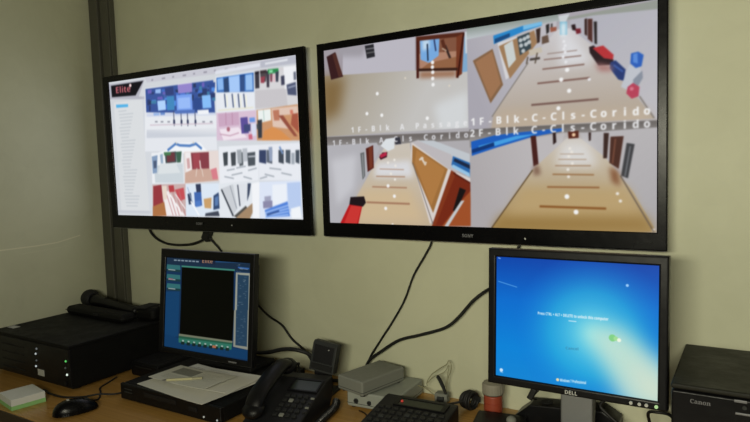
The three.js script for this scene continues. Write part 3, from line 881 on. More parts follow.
{ // twin-tube batten on the rear wall, behind and right of the camera
  const t = thing('wall_light', 'long twin-tube wall light high on the rear wall, facing the televisions', 'lamp', [LAMP.x, LAMP.y, LAMP.z]);
  add('housing', rbox(LAMP.w, LAMP.h, 0.05, 0.008), M.white, t, [0, 0, 0.053]);
  for (const y of [-0.05, 0.05]) add('tube', cyl(0.016, 0.016, LAMP.w - 0.06, 20), glow(0xfff6da, 1.5), t, [0, y, 0.018], [0, 0, Math.PI / 2]);
  for (const x of [-1, 1]) add('end_cap', rbox(0.02, LAMP.h, 0.07, 0.005), M.white, t, [x * (LAMP.w / 2 - 0.01), 0, 0.035]);
  lamp.position.set(0, 0, -0.004); t.add(lamp);
}

// ---------------------------------------------------------------- desk
const DESK = 0.75;
{
  const c = document.createElement('canvas'); c.width = 1024; c.height = 256;
  const g = c.getContext('2d'); g.fillStyle = '#aa7f3e'; g.fillRect(0, 0, 1024, 256);
  for (let i = 0; i < 420; i++) {
    g.globalAlpha = 0.05 + rnd() * 0.12; g.strokeStyle = ['#8a6230', '#cfa463', '#9d733a', '#dab377'][i % 4]; g.lineWidth = 0.6 + rnd() * 2.2;
    const y = rnd() * 256, a = rnd() * 5, f = 0.004 + rnd() * 0.01, s = rnd() * 7;
    g.beginPath(); for (let x = 0; x <= 1024; x += 16) g[x ? 'lineTo' : 'moveTo'](x, y + Math.sin(x * f + s) * a); g.stroke();
  }
  const wood = new THREE.CanvasTexture(c); wood.colorSpace = THREE.SRGBColorSpace; wood.magFilter = THREE.LinearFilter; wood.wrapS = wood.wrapT = THREE.RepeatWrapping;
  const woodMat = std(0xffffff, 0.42, { map: wood, roughnessMap: smudge }), edgeMat = std(0x3a2c1b, 0.6);
  const d = thing('desk', 'long tan wood-grain desk along the wall under both televisions', 'desk', [0.1, 0, 0]);
  add('desktop', rbox(3.32, 0.03, 0.655, 0.003), woodMat, d, [0, DESK - 0.015, 0.332]);
  add('edge_band', rbox(3.32, 0.032, 0.006, 0.002), edgeMat, d, [0, DESK - 0.0165, 0.6625]);
  add('modesty_panel', box(3.2, 0.45, 0.018), woodMat, d, [0, 0.49, 0.12]);
  for (const x of [-1.63, 0, 1.63]) add('side_panel', box(0.025, DESK - 0.03, 0.6), woodMat, d, [x, (DESK - 0.03) / 2, 0.33]);
}

// ---------------------------------------------------------------- televisions and monitors
function screenMaterial(texture, power) {
  return new THREE.MeshPhysicalMaterial({ color: 0x030304, roughness: 0.4, specularIntensity: 0.15, emissive: 0xffffff, emissiveMap: texture, emissiveIntensity: power });
}
function display({ name, label, category, at, yaw, tilt, w, h, border: [l, r, b, t], depth, picture, power, lightColor, lightPower, frameMat = M.tvBlack, bevel = 0.004, rim = 0.022, inset = 0.006 }) {
  const o = thing(name, label, category, at);
  o.rotation.order = 'YXZ'; o.rotation.set(tilt, yaw, 0);
  add('bezel', frameGeometry(-l, r, -b, t, -w / 2, w / 2, -h / 2, h / 2, rim, bevel), frameMat, o, [0, 0, 0.006]);
  const s = add('screen', new THREE.PlaneGeometry(w + 0.002, h + 0.002), screenMaterial(picture, power), o);
  add('back_cover', rbox(l + r - 2 * inset, b + t - 2 * inset, depth - 0.012, 0.008), M.matte, o, [(r - l) / 2, (t - b) / 2, -depth / 2 - 0.007]);
  const light = new THREE.RectAreaLight(lightColor, lightPower, w, h);
  light.name = 'screen_light'; light.position.z = 0.008; light.rotation.y = Math.PI; o.add(light);
  return o;
}
function television(label, at, yaw, tilt, w, h, border, picture, power, lightColor, lightPower) {
  const [l, r, b] = border;
  const o = display({ name: 'wall_television', label, category: 'television', at, yaw, tilt, w, h, border, depth: 0.042, rim: 0.012, inset: 0.05, bevel: 0.003, picture, power, lightColor, lightPower });
  add('bottom_trim', rbox(l + r - 0.004, 0.006, 0.014, 0.002), M.chrome, o, [(r - l) / 2, -b + 0.001, -0.004]);
  lettering('SONY', 0.0085, 0.0006, M.brandGrey, o, [0.0, -h / 2 - 0.022, 0.0101]);
  add('indicator_light', cyl(0.0022, 0.0022, 0.001, 12), M.legend, o, [w * 0.17, -h / 2 - 0.024, 0.0102], [Math.PI / 2, 0, 0]);
  return o;
}
const tvRight = television('large wall television showing four hallway camera views in a two by two grid', [0, 1.484, 0.06], -0.0107, 0.002, 0.886, 0.4984, [0.466, 0.4645, 0.2895, 0.2697], paint(1280, 720, hallFeeds), 0.86, new THREE.Color(0.9, 0.82, 0.8), 0.16);
add('wall_bracket', box(0.3, 0.3, 0.012), M.darkGrey, tvRight, [0, 0, -0.053]);
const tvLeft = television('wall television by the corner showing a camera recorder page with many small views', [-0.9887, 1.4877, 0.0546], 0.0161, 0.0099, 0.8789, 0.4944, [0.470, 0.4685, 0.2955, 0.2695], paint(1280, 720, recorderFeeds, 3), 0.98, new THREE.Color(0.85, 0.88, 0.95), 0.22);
tvLeft.name = 'wall_television_001';
add('wall_bracket', box(0.3, 0.3, 0.01), M.darkGrey, tvLeft, [0, 0, -0.05]);

const dell = display({ name: 'computer_monitor', label: 'black computer monitor on a silver stand showing a blue log-on screen', category: 'monitor', at: [0.2965, 1.05, 0.2118], yaw: -0.0013, tilt: -0.062, w: 0.338, h: 0.2704, border: [0.1868, 0.1875, 0.1532, 0.1545], depth: 0.05, picture: paint(1024, 819, logonScreen), power: 0.95, lightColor: new THREE.Color(0.3, 0.62, 0.95), lightPower: 0.2, frameMat: M.black });
{
  lettering('DELL', 0.0082, 0.0006, M.legend, dell, [0.002, -0.1443, 0.0101]);
  for (const [x, c] of [[0.121, 0], [0.137, 0], [0.150, 0], [0.168, 1]]) add(c ? 'power_button' : 'button', cyl(0.0034, 0.0034, 0.003, 14), c ? glow(0xbfe8a0, 0.8) : M.legend, dell, [x, -0.1443, 0.0105], [Math.PI / 2, 0, 0]);
  add('hinge', rbox(0.09, 0.07, 0.03, 0.006), M.charcoal, dell, [-0.02, -0.105, -0.068]);
  // the stand stays upright while the panel leans back
  const stand = new THREE.Group(); stand.name = 'stand'; stand.position.set(-0.02, 0, 0); stand.rotation.x = 0.062; dell.add(stand);
  add('neck', prism([[-0.072, -0.275], [-0.045, -0.275], [-0.05, -0.13], [-0.09, -0.07], [-0.105, -0.07], [-0.088, -0.15]], 0.07, 0.004), M.silver, stand, [0.016, 0, 0]);
  add('base', rbox(0.18, 0.018, 0.17, 0.008), M.black, stand, [0, -0.2875, 0.005]);
}
const recMon = display({ name: 'computer_monitor_001', label: 'smaller black monitor showing a dark recorder menu, standing behind the papers', category: 'monitor', at: [-0.7351, 1.0035, 0.285], yaw: 0.0225, tilt: -0.108, w: 0.338, h: 0.2704, border: [0.190, 0.1865, 0.1525, 0.162], depth: 0.055, picture: paint(1024, 819, recorderMenu), power: 0.6, rim: 0.014, inset: 0.03, lightColor: new THREE.Color(0.3, 0.45, 0.6), lightPower: 0.03, frameMat: M.black });
{
  add('badge', rbox(0.03, 0.004, 0.0008, 0.0003), M.brandGrey, recMon, [0.12, -0.1435, 0.0103]);
  const stand = new THREE.Group(); stand.name = 'stand'; stand.rotation.x = 0.108; recMon.add(stand);
  add('neck', prism([[-0.10, -0.195], [-0.07, -0.195], [-0.06, -0.06], [-0.085, -0.04], [-0.10, -0.06]], 0.07, 0.004), M.matte, stand);
  add('base', rbox(0.22, 0.014, 0.115, 0.006), M.matte, stand, [0, -0.1955, -0.115]);
}

// ---------------------------------------------------------------- things at the left end of the desk
{ // rack case lying on the desk
  const t = thing('server_case', 'large black computer case lying flat in the left corner of the desk', 'computer', [-1.315, DESK, 0.26]);
  add('body', rbox(0.424, 0.125, 0.45, 0.004), M.matte, t, [0, 0.0705, -0.003]);
  add('top_cover', rbox(0.43, 0.010, 0.46, 0.003), M.matte, t, [0, 0.137, 0]);
  add('front_panel', rbox(0.424, 0.118, 0.012, 0.004), M.black, t, [0, 0.072, 0.221]);
  for (const [x, y, c, p] of [[0.041, 0.112, 0x8a8f90, 0.5], [0.034, 0.095, 0xcfd8d8, 0.7], [0.036, 0.074, 0x777c7c, 0.3], [0.031, 0.055, 0xcfd8d8, 0.8], [0.194, 0.094, 0x66e070, 0.8], [0.19, 0.073, 0x7a8078, 0.2], [0.196, 0.053, 0xf0fff0, 1.0]])
    add('indicator_light', new THREE.SphereGeometry(0.0032, 10, 8), glow(c, p), t, [x, y, 0.2275]);
  add('badge', rbox(0.034, 0.02, 0.002, 0.0008), M.legend, t, [0.056, 0.038, 0.2275]);
  for (const y of [0.03, 0.055, 0.08, 0.105]) add('drive_slot', rbox(0.13, 0.004, 0.002, 0.0008), M.rubber, t, [-0.10, y, 0.2275]);
  add('button', cyl(0.006, 0.006, 0.004, 16), M.charcoal, t, [0.185, 0.024, 0.228], [Math.PI / 2, 0, 0]);
  add('sticker', slab([[-0.02, -0.012], [0.02, -0.012], [0.02, 0.012], [-0.02, 0.012]], 0.0004, 0), M.legend, t, [-0.185, 0.1421, 0.175]);
  for (const x of [-0.18, 0.18]) for (const z of [-0.19, 0.19]) add('foot', cyl(0.012, 0.014, 0.008, 14), M.rubber, t, [x, 0.004, z]);
}
const TOP = DESK + 0.142;
{
  const t = thing('microphone', 'black handheld microphone with a ball head lying on the computer case', 'microphone', [-1.515, TOP + 0.037, 0.14], -0.07);
  const ball = new THREE.SphereGeometry(0.034, 24, 18);
  add('head_grille', ball, std(0x121212, 0.7, { bumpMap: grain, bumpScale: 0.001 }), t);
  add('collar', new THREE.TorusGeometry(0.0235, 0.004, 8, 24), M.charcoal, t, [0.024, -0.003, 0], [0, Math.PI / 2, 0]);
  add('handle', new THREE.LatheGeometry([[0, 0], [0.0225, 0], [0.022, 0.03], [0.018, 0.08], [0.0165, 0.2], [0.017, 0.27], [0.014, 0.282], [0, 0.284]].map(([x, y]) => new THREE.Vector2(x, y)), 24), M.black, t, [0.022, -0.003, 0], [0, 0, -Math.PI / 2 - 0.045]);
  add('switch', rbox(0.018, 0.004, 0.008, 0.001), M.charcoal, t, [0.11, 0.0115, 0]);
}
{
  const t = thing('glasses_case', 'long rounded black case lying in front of the microphone', 'case', [-1.35, TOP, 0.213], -0.03);
  add('shell', rbox(0.34, 0.028, 0.06, 0.0135, 5), M.matte, t, [0, 0.014, 0]);
  add('seam', rbox(0.3405, 0.002, 0.0605, 0.001), M.rubber, t, [0, 0.015, 0]);
  add('clasp', rbox(0.03, 0.008, 0.003, 0.001), M.charcoal, t, [0.02, 0.016, 0.0305]);
}
{
  const t = thing('radio_pouch', 'black padded pouch at the right end of the microphone on the case', 'pouch', [-1.155, TOP, 0.15], 0.1);
  add('pouch_body', rbox(0.09, 0.042, 0.07, 0.015, 4), M.matte, t, [0, 0.021, 0]);
  add('flap', rbox(0.05, 0.006, 0.072, 0.003), M.rubber, t, [-0.015, 0.043, 0]);
  add('strap', new THREE.TorusGeometry(0.016, 0.003, 6, 18), M.rubber, t, [0.045, 0.03, 0.0]);
}
{ // memo cube: lower sheets are green
  const t = thing('memo_block', 'memo paper block, white sheets over green ones, at the desk edge', 'paper block', [-1.162, DESK, 0.599], -0.18);
  const paper = std(0xd9dbd6, 0.85), green = std(0x8fc47c, 0.85);
  add('green_sheets', rbox(0.098, 0.012, 0.09, 0.0008), green, t, [0, 0.006, 0]);
  add('white_sheets', rbox(0.097, 0.019, 0.089, 0.0008), paper, t, [0.0004, 0.0215, 0.0003]);
}
{ // mouse
  const t = thing('computer_mouse', 'black corded computer mouse on the bare desk beside the memo block', 'mouse', [-0.948, DESK, 0.572], 0.0);
  t.rotation.y = 2.75;
  const g = new THREE.SphereGeometry(1, 40, 28), p = g.attributes.position;
  for (let i = 0; i < p.count; i++) {
    let x = p.getX(i), y = p.getY(i), z = p.getZ(i);
    const w = 0.031 * (1 - 0.12 * z * (z > 0 ? 1 : 0.2)), top = y > 0 ? 0.034 * (1 - 0.22 * z) : 0.004;
    p.setXYZ(i, Math.sign(x) * Math.pow(Math.abs(x), 0.85) * w, Math.max(y, -1) * top + 0.005, Math.sign(z) * Math.pow(Math.abs(z), 0.85) * 0.058);
  }
  g.computeVertexNormals();
  add('shell', g, M.gloss, t);
  add('scroll_wheel', new THREE.CylinderGeometry(0.009, 0.009, 0.007, 20), M.darkGrey, t, [0, 0.026, 0.028], [0, 0, Math.PI / 2]);
  add('button_gap', rbox(0.0012, 0.003, 0.035, 0.0005), M.rubber, t, [0, 0.0315, 0.022], [0.28, 0, 0]);
  add('badge', rbox(0.013, 0.001, 0.007, 0.0004), M.legend, t, [0, 0.0405, -0.018], [0.05, 0, 0]);
}
cable('mouse_cable', 'thin black mouse cord curving over the desk to the computer case', [[-0.970, 0.762, 0.514], [-0.972, 0.756, 0.50], [-0.977, 0.753, 0.485], [-1.02, 0.753, 0.448], [-1.055, 0.753, 0.425], [-1.075, 0.753, 0.385], [-1.088, 0.756, 0.345]], 0.0024, M.cordBlack);
cable('network_cable', 'dark cord running along the desk from the memo block to the recorder', [[-1.20, 0.7535, 0.515], [-1.14, 0.7535, 0.527], [-1.08, 0.7535, 0.523], [-1.03, 0.7545, 0.497], [-0.995, 0.7588, 0.469], [-0.965, 0.7545, 0.44], [-0.955, 0.7535, 0.40], [-0.962, 0.7545, 0.35], [-0.985, 0.762, 0.312]], 0.0028, M.cordBlack);

{ // low plain black box added to fill the dark gap between case and recorder
  const t = thing('gap_box', 'low black box squeezed between the computer case and the recorder', 'drive', [-1.006, DESK, 0.19]);
  add('case', rbox(0.128, 0.046, 0.226, 0.005), M.matte, t, [0, 0.026, 0]);
  add('front_panel', rbox(0.12, 0.036, 0.006, 0.002), M.black, t, [0, 0.026, 0.113]);
  add('vent', rbox(0.08, 0.003, 0.002, 0.0008), M.rubber, t, [0, 0.036, 0.1162]);
  for (const x of [-0.05, 0.05]) for (const z of [-0.09, 0.09]) add('foot', cyl(0.008, 0.008, 0.004, 12), M.rubber, t, [x, 0.002, z]);
}

// ---------------------------------------------------------------- recorder with papers
{
  const t = thing('video_recorder', 'flat black video recorder box under the loose papers', 'recorder', [-0.72, DESK, 0.275]);
  add('body', rbox(0.398, 0.041, 0.335, 0.003), M.matte, t, [0, 0.0275, -0.004]);
  add('front_panel', rbox(0.402, 0.046, 0.012, 0.004), M.black, t, [0, 0.0265, 0.17]);
  for (const [x, c, p] of [[0.140, 0xd8d8c8, 0.5], [0.188, 0xd8e0d8, 0.5]]) add('indicator_light', new THREE.SphereGeometry(0.0026, 10, 8), glow(c, p), t, [x, 0.015, 0.1765]);
  add('button', rbox(0.03, 0.012, 0.003, 0.001), M.charcoal, t, [0.10, 0.028, 0.1765]);
  add('disc_tray', rbox(0.13, 0.012, 0.002, 0.001), M.charcoal, t, [-0.03, 0.033, 0.1765]);
  for (const y of [0.036, 0.027]) add('badge', rbox(0.034, 0.0032, 0.0008, 0.0003), M.darkGrey, t, [-0.165, y, 0.1764]);
  for (const x of [-0.17, 0.17]) for (const z of [-0.13, 0.13]) add('foot', cyl(0.012, 0.012, 0.008, 14), M.rubber, t, [x, 0.004, z]);
}
function printed(w, h, draw) {
  const c = document.createElement('canvas'); c.width = w; c.height = h;
  const g = c.getContext('2d'); g.fillStyle = '#dddcd3'; g.fillRect(0, 0, w, h); draw(g);
  const t = new THREE.CanvasTexture(c); t.colorSpace = THREE.SRGBColorSpace; t.magFilter = THREE.LinearFilter; return t;
}
function sheetGeometry(w, d, sag) {   // a closed thin sheet with a slight curl, uv over its top
  const n = 14, g = new THREE.BoxGeometry(w, 0.0008, d, n, 1, n), p = g.attributes.position;
  for (let i = 0; i < p.count; i++) p.setY(i, p.getY(i) + sag(p.getX(i) / w + 0.5, p.getZ(i) / d + 0.5));
  g.computeVertexNormals();
  return g;
}
const REC = DESK + 0.0485;
{
  const lines = (n, x, y, w, dy) => (g) => { g.fillStyle = '#8d8d86'; for (let i = 0; i < n; i++) g.fillRect(x, y + i * dy, w * (0.6 + 0.4 * rnd()), 3); };
  const plain = std(0xffffff, 0.85, { map: printed(512, 384, lines(6, 40, 40, 260, 16)) });
  const form = std(0xffffff, 0.85, { map: printed(512, 384, (g) => { g.fillStyle = '#84857f'; g.fillRect(60, 40, 190, 150); g.fillStyle = '#b8b8b0'; for (let i = 0; i < 7; i++) g.fillRect(66, 52 + i * 20, 176, 5); lines(8, 280, 60, 190, 22)(g); lines(5, 60, 230, 300, 20)(g); }) });
  const a = tag(add('paper_sheet', sheetGeometry(0.297, 0.208, (u, v) => 0.0016 + 0.004 * Math.pow(u, 6)), plain, null, [-0.708, REC, 0.346], [0, -0.10, 0]), 'large white sheet at the bottom of the papers, overhanging the recorder front', 'paper');
  const b = tag(add('paper_sheet_001', sheetGeometry(0.21, 0.148, (u, v) => 0.0008 + 0.003 * u * u), plain, null, [-0.664, REC + 0.0056, 0.315], [0, 0.04, 0]), 'plain sheet among the papers, under the printed form by the right edge', 'paper');
  const c = tag(add('paper_sheet_002', sheetGeometry(0.238, 0.115, (u, v) => 0.001 + 0.006 * Math.pow(u, 3)), form, null, [-0.742, REC + 0.0102, 0.345], [0, -0.04, 0]), 'printed form with a grey block, uppermost of the papers on the recorder', 'paper');
  const pen = thing('ballpoint_pen', 'pale pen lying on the printed form', 'pen', [-0.775, REC + 0.0155, 0.396], 0.62);
  add('barrel', cyl(0.0034, 0.0034, 0.075, 14), std(0xc9c49a, 0.4), pen, [0.03, 0, 0], [0, 0, Math.PI / 2]);
  add('tip', cyl(0.0008, 0.0032, 0.012, 12), M.chrome, pen, [-0.0135, 0, 0], [0, 0, Math.PI / 2]);
  add('cap', cyl(0.0038, 0.0038, 0.028, 14), std(0xa9a586, 0.4), pen, [0.078, 0, 0], [0, 0, Math.PI / 2]);
}

// ---------------------------------------------------------------- telephone
{
  const t = thing('desk_telephone', 'black office desk telephone with handset, display and keys', 'telephone', [-0.400, DESK, 0.325], 0.2);
  add('body', prism([[0.115, 0], [0.115, 0.022], [-0.075, 0.082], [-0.11, 0.082], [-0.11, 0.03], [-0.085, 0]], 0.152, 0.004), M.charcoal, t);
  const face = new THREE.Group(); face.name = 'key_face'; face.position.set(0.029, 0.0545, 0.012); face.rotation.x = 0.306; t.add(face);
  add('display', rbox(0.076, 0.004, 0.042, 0.001), M.lcd, face, [0, 0.001, -0.058]);
  add('display_frame', frameGeometry(-0.043, 0.043, -0.026, 0.026, -0.037, 0.037, -0.02, 0.02, 0.005, 0.001).rotateX(-Math.PI / 2), M.black, face, [0, 0.005, -0.058]);
  for (let r = 0; r < 5; r++) for (let c = 0; c < 4; c++) add('key', rbox(0.0125, 0.005, 0.011, 0.002), (r * 3 + c) % 9 === 4 ? M.grey : M.keyBlack, face, [-0.031 + c * 0.0178, 0.002, -0.014 + r * 0.0185]);
  for (let r = 0; r < 4; r++) add('side_key', rbox(0.01, 0.004, 0.006, 0.0015), r % 2 ? M.keyBlack : M.grey, face, [0.0405, 0.001, -0.012 + r * 0.018]);
  const h = new THREE.Group(); h.name = 'handset'; h.position.set(-0.047, 0.07, 0.005); h.rotation.x = 0.306; t.add(h);
  const grip = new THREE.TubeGeometry(new THREE.CatmullRomCurve3([[0, 0.005, -0.1], [0, 0.028, -0.075], [0, 0.037, 0], [0, 0.028, 0.075], [0, 0.005, 0.1]].map((q) => new THREE.Vector3(...q))), 30, 0.016, 14);
  grip.scale(1.55, 1, 1);
  add('grip', grip, M.black, h);
  for (const z of [-0.092, 0.092]) add(z < 0 ? 'earpiece' : 'mouthpiece', new THREE.SphereGeometry(0.0265, 22, 16).scale(1.1, 0.72, 1.05), M.black, h, [0, 0.012, z]);
}
{ // coiled handset cord beside the telephone
  const path = new THREE.CatmullRomCurve3([[-0.334, 0.764, 0.206], [-0.318, 0.764, 0.235], [-0.302, 0.764, 0.30], [-0.287, 0.764, 0.36], [-0.274, 0.764, 0.41]].map((q) => new THREE.Vector3(...q)));
  const pts = [], turns = 34, N = turns * 10;
  for (let i = 0; i <= N; i++) {
    const p = path.getPointAt(i / N), d = path.getTangentAt(i / N), up = new THREE.Vector3(0, 1, 0), side = new THREE.Vector3().crossVectors(d, up).normalize(), a = i / 10 * Math.PI * 2;
    p.addScaledVector(up, Math.cos(a) * 0.0095).addScaledVector(side, Math.sin(a) * 0.0095); pts.push(p);
  }
  const c = thing('coiled_cord', 'coiled black telephone cord on the desk right of the telephone', 'cable');
  add('coil', new THREE.TubeGeometry(new THREE.CatmullRomCurve3(pts), N * 1.2 | 0, 0.0021, 6), std(0x101010, 0.25), c);
}
{ // small stand-up device behind the telephone
  const t = thing('network_device', 'small square dark grey device tilted back on a foot behind the telephone', 'device', [-0.434, DESK, 0.13], 0.18);
  const head = add('housing', prism([[-0.014, 0], [0.016, 0], [0.016, 0.078], [0.010, 0.086], [-0.010, 0.086], [-0.014, 0.08]], 0.078, 0.003), M.darkGrey, t, [0, 0.060, 0], [-0.16, 0, -0.15]);
  add('front_inset', rbox(0.062, 0.05, 0.002, 0.001), M.charcoal, t, [0.0075, 0.112, 0.0092], [-0.16, 0, -0.15]);
  add('indicator_light', new THREE.SphereGeometry(0.002, 8, 6), M.legend, t, [0.026, 0.126, 0.0095]);
  add('connector_row', rbox(0.066, 0.016, 0.006, 0.001), M.rubber, t, [0.003, 0.076, 0.0155], [-0.16, 0, -0.15]);
  add('pillar', prism([[-0.02, 0], [0.012, 0], [0.012, 0.072], [-0.012, 0.072]], 0.045, 0.002), M.charcoal, t);
  add('foot', rbox(0.085, 0.008, 0.075, 0.003), M.charcoal, t, [0, 0.004, 0]);
}
cable('thin_cord', 'thin dark brown cord curling over the desk between telephone and control keyboard', [[-0.262, 0.752, 0.205], [-0.245, 0.752, 0.21], [-0.228, 0.752, 0.222], [-0.214, 0.752, 0.25], [-0.208, 0.752, 0.285], [-0.215, 0.752, 0.32], [-0.232, 0.752, 0.335]], 0.0018, std(0x2c1c12, 0.6));
cable('device_cable', 'thick black cable arching from behind the left monitor to the small device', [[-0.82, 0.80, 0.075], [-0.70, 0.822, 0.11], [-0.633, 0.840, 0.135], [-0.565, 0.860, 0.14], [-0.515, 0.861, 0.135], [-0.488, 0.844, 0.115], [-0.474, 0.80, 0.10], [-0.462, 0.762, 0.07], [-0.40, 0.760, 0.045]], 0.006, M.cordBlack);
cable('patch_cable', 'short black cord with a plug lying between telephone and small device', [[-0.503, 0.7545, 0.178], [-0.498, 0.80, 0.178], [-0.492, 0.834, 0.18], [-0.484, 0.84, 0.182], [-0.478, 0.81, 0.18], [-0.474, 0.7545, 0.178]], 0.003, M.cordBlack, [[-0.487, 0.839, 0.182, 0.016, 0.008, 0.012, 0, 0.3, 0]]);

// ---------------------------------------------------------------- grey boxes
function greyBox(name, label, at, turn, w, h, d, mat, ports) {
  const t = thing(name, label, 'device', at, turn);
  add('case', rbox(w, h - 0.004, d, 0.005, 3), mat, t, [0, h / 2 + 0.002, 0]);
  add('lid_seam', rbox(w + 0.0006, 0.0016, d + 0.0006, 0.0005), M.darkGrey, t, [0, h * 0.3, 0]);
  for (const [x, y, r] of ports) { const p = add('port', cyl(r, r, 0.006, 18), M.rubber, t, [x, y, d / 2], [Math.PI / 2, 0, 0]); add('port_ring', new THREE.TorusGeometry(r, 0.0012, 8, 20), M.darkGrey, p, [0, 0.003, 0], [Math.PI / 2, 0, 0]); }
  for (const x of [-1, 1]) for (const z of [-1, 1]) add('foot', cyl(0.007, 0.007, 0.003, 12), M.rubber, t, [x * (w / 2 - 0.014), 0.0015, z * (d / 2 - 0.014)]);
  return t;
}
greyBox('video_splitter', 'pale grey metal box underneath the darker grey box', [-0.237, DESK, 0.108], 0.05, 0.15, 0.046, 0.165, M.paleGrey, [[-0.045, 0.022, 0.0062], [-0.005, 0.022, 0.0052], [0.035, 0.02, 0.0052], [0.06, 0.02, 0.004]]);
greyBox('converter_box', 'darker grey oblong box set askew on top of the pale one', [-0.265, DESK + 0.046, 0.1345], -0.23, 0.097, 0.043, 0.163, M.grey, []);

// ---------------------------------------------------------------- camera control keyboard and joystick
{
  const t = thing('control_keyboard', 'black camera control keyboard with display strip and red light', 'keyboard', [-0.088, DESK, 0.254], 0.06);
  add('body', prism([[0.09, 0], [0.09, 0.026], [-0.075, 0.05], [-0.088, 0.05], [-0.088, 0]], 0.2, 0.004), M.charcoal, t);
  const face = new THREE.Group(); face.name = 'key_face'; face.position.set(0, 0.0391, 0); face.rotation.x = 0.1445; t.add(face);
  add('display', rbox(0.115, 0.003, 0.03, 0.001), M.lcd, face, [0.012, 0.001, -0.055]);
  add('display_frame', frameGeometry(-0.07, 0.07, -0.019, 0.019, -0.057, 0.057, -0.0145, 0.0145, 0.004, 0.001).rotateX(-Math.PI / 2), M.black, face, [0.012, 0.004, -0.055]);
  add('indicator_light', new THREE.SphereGeometry(0.0034, 10, 8), glow(0xc83a30, 0.7), face, [-0.04, 0.004, -0.055]);
  for (let r = 0; r < 5; r++) for (let c = 0; c < 9; c++) add('key', rbox(0.014, 0.005, 0.011, 0.002), (c * 3 + r) % 8 === 5 ? M.darkGrey : M.keyBlack, face, [-0.082 + c * 0.0205, 0.0015, -0.022 + r * 0.021]);
}
{
  const t = thing('joystick_unit', 'black joystick box between the control keyboard and monitor stand', 'joystick', [0.108, DESK, 0.168], 0.17);
  add('body', prism([[0.07, 0], [0.07, 0.016], [-0.058, 0.025], [-0.07, 0.025], [-0.07, 0]], 0.122, 0.004), M.black, t);
  add('boot', new THREE.LatheGeometry([[0.024, 0], [0.022, 0.004], [0.018, 0.005], [0.018, 0.008], [0.012, 0.009], [0.012, 0.012], [0.006, 0.014]].map(([x, y]) => new THREE.Vector2(x, y)), 24), M.rubber, t, [0.034, 0.020, 0.0]);
  add('stick', cyl(0.005, 0.006, 0.012, 16), M.charcoal, t, [0.034, 0.034, 0]);
  add('knob', new THREE.SphereGeometry(0.012, 20, 14).scale(1, 0.8, 1), M.grey, t, [0.034, 0.040, 0]);
  for (const x of [-0.04, -0.015]) add('button', cyl(0.006, 0.006, 0.006, 16), M.darkGrey, t, [x, 0.02, 0.035]);
}
{ // little wall-side adapter with loose wires
  const t = thing('wire_adapter', 'tiny grey terminal box by the wall with thin loose wires', 'adapter', [-0.095, DESK, 0.045], 0.1);
  add('case', rbox(0.036, 0.026, 0.026, 0.003), M.grey, t, [0, 0.0135, 0]);
  add('connector', rbox(0.02, 0.012, 0.008, 0.002), M.darkGrey, t, [0, 0.013, 0.0155]);
  add('wire', tube([[0.010, 0.025, -0.004], [0.012, 0.06, -0.015], [0.022, 0.088, -0.015], [0.022, 0.103, -0.015], [0.016, 0.113, -0.015], [0.010, 0.102, -0.015], [-0.012, 0.086, -0.015], [-0.036, 0.066, -0.015], [-0.05, 0.042, -0.015], [-0.048, 0.034, -0.012]], 0.0011), M.wire, t);
  add('wire', tube([[0.004, 0.025, -0.002], [0.010, 0.07, -0.018], [0.014, 0.098, -0.018], [0.004, 0.08, -0.014], [-0.028, 0.062, -0.012], [-0.05, 0.04, -0.014]], 0.0009), M.wire, t);
  add('lead', tube([[-0.016, 0.012, 0.0], [-0.045, 0.032, 0.004], [-0.07, 0.036, 0.0]], 0.0016), M.wire, t);
  add('black_lead', tube([[0.012, 0.026, 0.004], [0.004, 0.05, 0.004], [-0.008, 0.07, 0.004], [-0.010, 0.072, 0.008], [-0.004, 0.062, 0.008], [0.014, 0.026, 0.008]], 0.0036), M.cordBlack, t);
}
{
  const t = thing('cable_coil', 'upright coil of black cable standing between keyboard and red jar', 'cable', [-0.006, DESK, 0.062], 1.15);
  for (let i = 0; i < 5; i++) add('loop', new THREE.TorusGeometry(0.0205 + (i % 2) * 0.002, 0.0034, 8, 30), M.cordBlack, t, [(i - 2) * 0.001, 0.0265 + (i % 3) * 0.001, (i - 2) * 0.0052], [0, (i - 2) * 0.08, 0]);
  add('tie', rbox(0.008, 0.014, 0.032, 0.003), M.rubber, t, [0.021, 0.027, 0]);
  add('tail', tube([[-0.02, 0.03, 0], [-0.045, 0.026, -0.012], [-0.062, 0.022, -0.025]], 0.003), M.cordBlack, t);
}
{
  const t = thing('spice_jar', 'red plastic jar with a grey screw lid behind the blue-screen monitor', 'jar', [0.058, DESK, 0.062]);
  const prof = (a) => a.map(([x, y]) => new THREE.Vector2(x, y));
  add('jar_body', new THREE.LatheGeometry(prof([[0, 0], [0.021, 0], [0.0235, 0.003], [0.0235, 0.05], [0.022, 0.056], [0, 0.056]]), 36), std(0x9c4630, 0.45), t);
  for (const y of [0.018, 0.034]) add('rib', new THREE.TorusGeometry(0.0235, 0.0008, 8, 36), std(0x93321f, 0.4), t, [0, y, 0], [Math.PI / 2, 0, 0]);
  const lid = add('screw_lid', new THREE.LatheGeometry(prof([[0, 0.056], [0.0262, 0.056], [0.0268, 0.06], [0.0268, 0.082], [0.024, 0.086], [0, 0.087]]), 36), M.lid, t);
  for (let i = 0; i < 24; i++) add('knurl', rbox(0.0018, 0.02, 0.0018, 0.0006, 1), M.lid, lid, [Math.cos(i / 24 * Math.PI * 2) * 0.0266, 0.07, Math.sin(i / 24 * Math.PI * 2) * 0.0266], [0, -i / 24 * Math.PI * 2, 0]);
}
